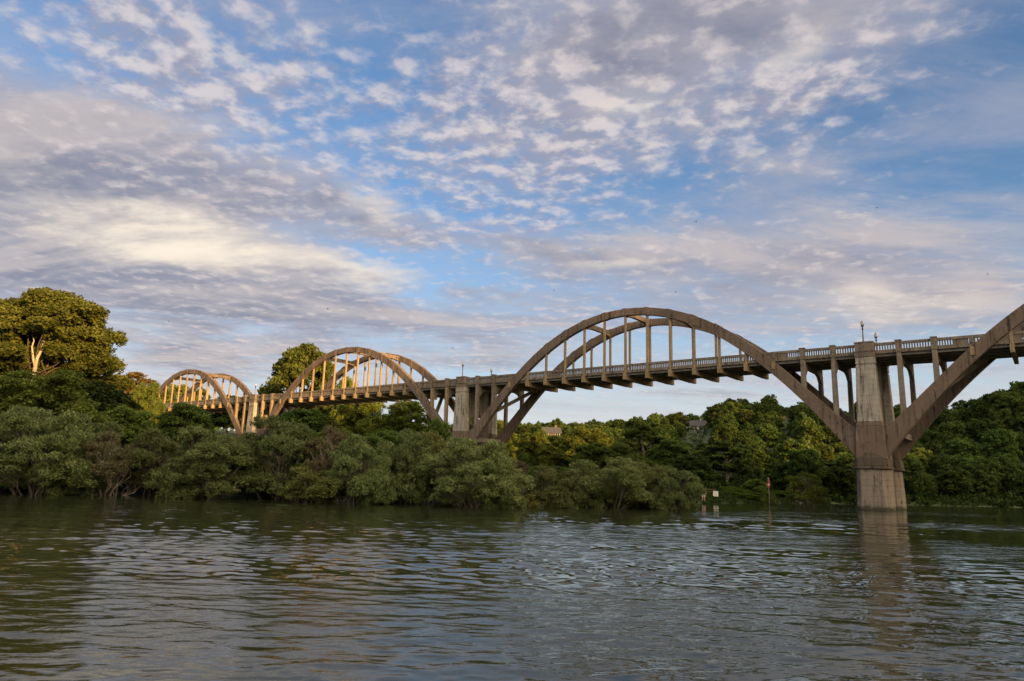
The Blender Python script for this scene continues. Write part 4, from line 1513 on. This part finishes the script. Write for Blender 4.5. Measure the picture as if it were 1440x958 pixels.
w = bpy.data.worlds.new('World')
scene.world = w
w.use_nodes = True
t = NT(w.node_tree)
out = t.n('ShaderNodeOutputWorld')
bg = t.n('ShaderNodeBackground')
sky = t.n('ShaderNodeTexSky', sky_type='NISHITA')
sky.sun_disc = False
sky.sun_elevation = SUN_EL
sky.sun_rotation = math.atan2(SUN_XY[0], SUN_XY[1])
sky.altitude = 150
sky.air_density = 1.0
sky.dust_density = 1.0
sky.ozone_density = 3.0
tc = t.n('ShaderNodeTexCoord')
D = tc.outputs['Generated']
sx = t.n('ShaderNodeSeparateXYZ')
t.put(sx.inputs[0], D)
dz = t.math('MAXIMUM', sx.outputs[2], 0.0)
den = t.math('ADD', dz, 0.075)
cx = t.n('ShaderNodeCombineXYZ')
t.put(cx.inputs[0], t.math('DIVIDE', sx.outputs[0], den))
t.put(cx.inputs[1], t.math('DIVIDE', sx.outputs[1], den))
P = cx.outputs[0]                       # position on the flat cloud ceiling

# warp the sky directions a little so that large cloud banks get ragged outlines
wn = t.n('ShaderNodeTexNoise')
t.put(wn.inputs['Vector'], P)
wn.inputs['Scale'].default_value = 1.1
wn.inputs['Detail'].default_value = 5
wn.inputs['Roughness'].default_value = 0.6
wv = t.vmath('SUBTRACT', wn.outputs['Color'], (0.5, 0.5, 0.5))
wsc = t.n('ShaderNodeVectorMath', operation='SCALE')
t.put(wsc.inputs[0], wv)
wsc.inputs['Scale'].default_value = 0.22
DW = t.vmath('ADD', D, wsc.outputs[0])


def bank(px, py, rx, ry, ang=0.0, amt=1.0):
    """a cloud bank centred on a sky bearing: half-sizes in degrees, tilted"""
    c = ray(px, py).normalized()
    e1 = c.cross(Vector((0, 0, 1))).normalized()
    e2 = e1.cross(c)
    a = R(ang)
    f1 = (e1 * math.cos(a) + e2 * math.sin(a)) / math.radians(rx)
    f2 = (-e1 * math.sin(a) + e2 * math.cos(a)) / math.radians(ry)
    q1 = t.vmath('DOT_PRODUCT', DW, tuple(f1))
    q2 = t.vmath('DOT_PRODUCT', DW, tuple(f2))
    q = t.math('ADD', t.math('MULTIPLY', q1, q1), t.math('MULTIPLY', q2, q2))
    g = t.math('EXPONENT', t.math('MULTIPLY', q, -1.0))
    front = t.math('GREATER_THAN', t.vmath('DOT_PRODUCT', D, tuple(c)), 0.0)
    return t.math('MULTIPLY', t.math('MULTIPLY', g, front), amt)


def total(*l):
    v = l[0]
    for k in l[1:]:
        v = t.math('ADD', v, k)
    return v


SUNV = (-0.10, 0.16, 0)     # towards the lit side of a cloud on the ceiling plane
# layer 1: high puffs
def puffs(off):
    q = t.mapping(t.vmath('ADD', P, off) if off else P, (1.0, 1.0, 1), (3.7, 1.2, 0), (0, 0, R(25)))
    return t.math('ADD', t.math('MULTIPLY', t.noise(q, 3.0, 5, 0.55, 0.2), 0.33), t.math('MULTIPLY', t.noise(q, 13.5, 5, 0.55, 0.15), 0.67))


nA = puffs(None)
nA2 = puffs((0.035, -0.05, 0))
mid = t.noise(P, 0.9, 4, 0.55)
covA = total(bank(180, 60, 16, 8, -20, 0.16), bank(680, 150, 12, 7, -25, 0.15), bank(880, 150, 7, 4, 0, 0.11), bank(1000, 40, 16, 5, 5, 0.03),
             bank(1150, 90, 7, 2.5, 25, 0.13), bank(1120, 170, 7, 3.5, 0, 0.12), bank(1380, 120, 11, 8, 15, -0.12), bank(300, 60, 8, 5, 0, 0.02), bank(1330, 60, 8, 4, 30, 0.05))
vA = total(nA, covA, t.math('MULTIPLY', t.math('SUBTRACT', mid, 0.5), 0.35))
aA = t.mapr(vA, 0.45, 0.78, 0, 0.82)
litA = t.mapr(t.math('SUBTRACT', nA, nA2), -0.09, 0.13)
# layer 2: wide grey sheets
PB = t.mapping(P, (0.42, 1.0, 1), (0.6, 2.3, 0), (0, 0, R(-28)))
nB = t.noise(PB, 1.05, 9, 0.66, 0.5)
nB2 = t.noise(t.mapping(t.vmath('ADD', P, (0.10, -0.22, 0)), (0.42, 1.0, 1), (0.6, 2.3, 0), (0, 0, R(-28))), 1.05, 6, 0.58, 0.5)
covB = total(bank(40, 260, 18, 7, -14, 0.30), bank(330, 240, 15, 5.5, -12, 0.24), bank(220, 340, 16, 4, -3, 0.22), bank(150, 440, 22, 4, 0, 0.24),
             bank(660, 310, 8, 2.6, -8, 0.22), bank(1200, 285, 19, 7, 10, 0.27), bank(1330, 390, 16, 4, 5, 0.20), bank(950, 40, 15, 5, 5, 0.30), bank(500, 285, 6, 2.6, -20, 0.14),
             bank(620, 440, 14, 2.2, 0, 0.12), bank(860, 365, 8, 2, 0, 0.13), bank(560, 90, 11, 7, 0, -0.06), bank(1050, 190, 8, 4, 10, 0.06), bank(1000, 240, 9, 2.5, 12, -0.08), bank(640, 255, 10, 2.6, -10, -0.2), bank(1330, 200, 9, 3, 10, -0.1), bank(620, 380, 7, 2, -6, -0.16), bank(250, 110, 14, 4, -15, -0.12), bank(1380, 110, 11, 8, 15, -0.18), bank(620, 375, 5, 1.6, -8, -0.10))
vB = t.math('ADD', nB, covB)
aB = t.mapr(vB, 0.50, 0.82, 0, 0.93)
litB = t.mapr(t.math('SUBTRACT', nB, nB2), -0.03, 0.12)
glow = total(bank(330, 335, 8, 2.0, -4, 1.0), bank(210, 350, 11, 2.2, -4, 0.7), bank(510, 275, 3.8, 1.8, -25, 0.75), bank(40, 290, 8, 3.0, -8, 0.35),
             bank(520, 385, 5, 1.2, 0, 0.5), bank(880, 375, 4.5, 1.3, 0, 0.5), bank(1250, 425, 9, 2.2, 6, 0.55), bank(1090, 80, 3.5, 1.5, 20, 0.6), bank(880, 150, 4, 3, 0, 0.45))
gl = t.math('MULTIPLY', glow, t.mapr(nB, 0.3, 0.7, 0.35, 1.15), None)
# layer 3: small broken cloud towards the horizon
nC = t.noise(t.mapping(P, (0.55, 1.0, 1), (9.1, 4.4, 0)), 1.5, 7, 0.62, 0.4)
low = t.mapr(dz, 0.10, 0.24, 1, 0)
aC = t.math('MULTIPLY', t.mapr(nC, 0.42, 0.66, 0, 0.72), low)

blue = t.mix(1.0, sky.outputs[0], (0.84, 0.81, 0.82), 'MULTIPLY')
hz = t.mapr(dz, 0.0, 0.34, 0.9, 0.0)
blue = t.mix(hz, blue, (2.05, 2.35, 2.65))
greyC = t.mix(t.mapr(nC, 0.5, 0.72), (2.15, 2.05, 2.1), (1.05, 1.1, 1.32))
# thin torn veil over the whole sky
nV = t.noise(t.mapping(P, (0.55, 1.5, 1), (5.2, 8.8, 0), (0, 0, R(18))), 1.7, 8, 0.62, 0.6)
blue = t.mix(t.mapr(nV, 0.40, 0.74, 0, 0.55), blue, (1.55, 1.52, 1.78))
c = t.mix(aC, blue, greyC)
colB = t.mix(t.mapr(vB, 0.60, 0.98), (1.34, 1.35, 1.64), (0.74, 0.77, 1.03))
mot = t.mapr(t.noise(t.mapping(P, (0.7, 1.3, 1), (2, 5, 0), (0, 0, R(-20))), 5.5, 7, 0.62, 0.3), 0.32, 0.68)
colB = t.mix(t.math('MULTIPLY', mot, 0.30), colB, (2.0, 1.86, 1.95))
colB = t.mix(t.math('MULTIPLY', litB, 0.55), colB, (2.5, 2.15, 1.95))
c = t.mix(aB, c, colB)
colA = t.mix(litA, (1.22, 1.18, 1.46), (2.55, 2.28, 2.22))
c = t.mix(aA, c, colA)
c = t.mix(t.mapr(gl, 0.12, 1.0, 0, 0.95), c, (3.4, 3.0, 2.5))
c = t.mix(t.mapr(dz, 0.03, 0.16, 0.85, 0.0), c, (2.45, 2.5, 2.5))
# warm glow added to the unseen sunset side of the sky to lift the shade
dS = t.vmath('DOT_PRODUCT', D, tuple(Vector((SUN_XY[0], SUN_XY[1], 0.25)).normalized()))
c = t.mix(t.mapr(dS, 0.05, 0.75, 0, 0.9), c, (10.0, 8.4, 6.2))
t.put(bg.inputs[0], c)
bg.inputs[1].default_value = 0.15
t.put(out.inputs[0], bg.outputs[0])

scene.view_settings.view_transform = 'Standard'
scene.view_settings.look = 'None'
scene.view_settings.gamma = 1
scene.view_settings.exposure = 1.0
scene.view_settings.use_curve_mapping = False
scene.render.engine = 'CYCLES'
scene.cycles.max_bounces = 6
scene.cycles.diffuse_bounces = 2
scene.cycles.glossy_bounces = 3
scene.cycles.transmission_bounces = 4
scene.cycles.transparent_max_bounces = 6
scene.cycles.use_denoising = True
scene.cycles.sample_clamp_indirect = 6
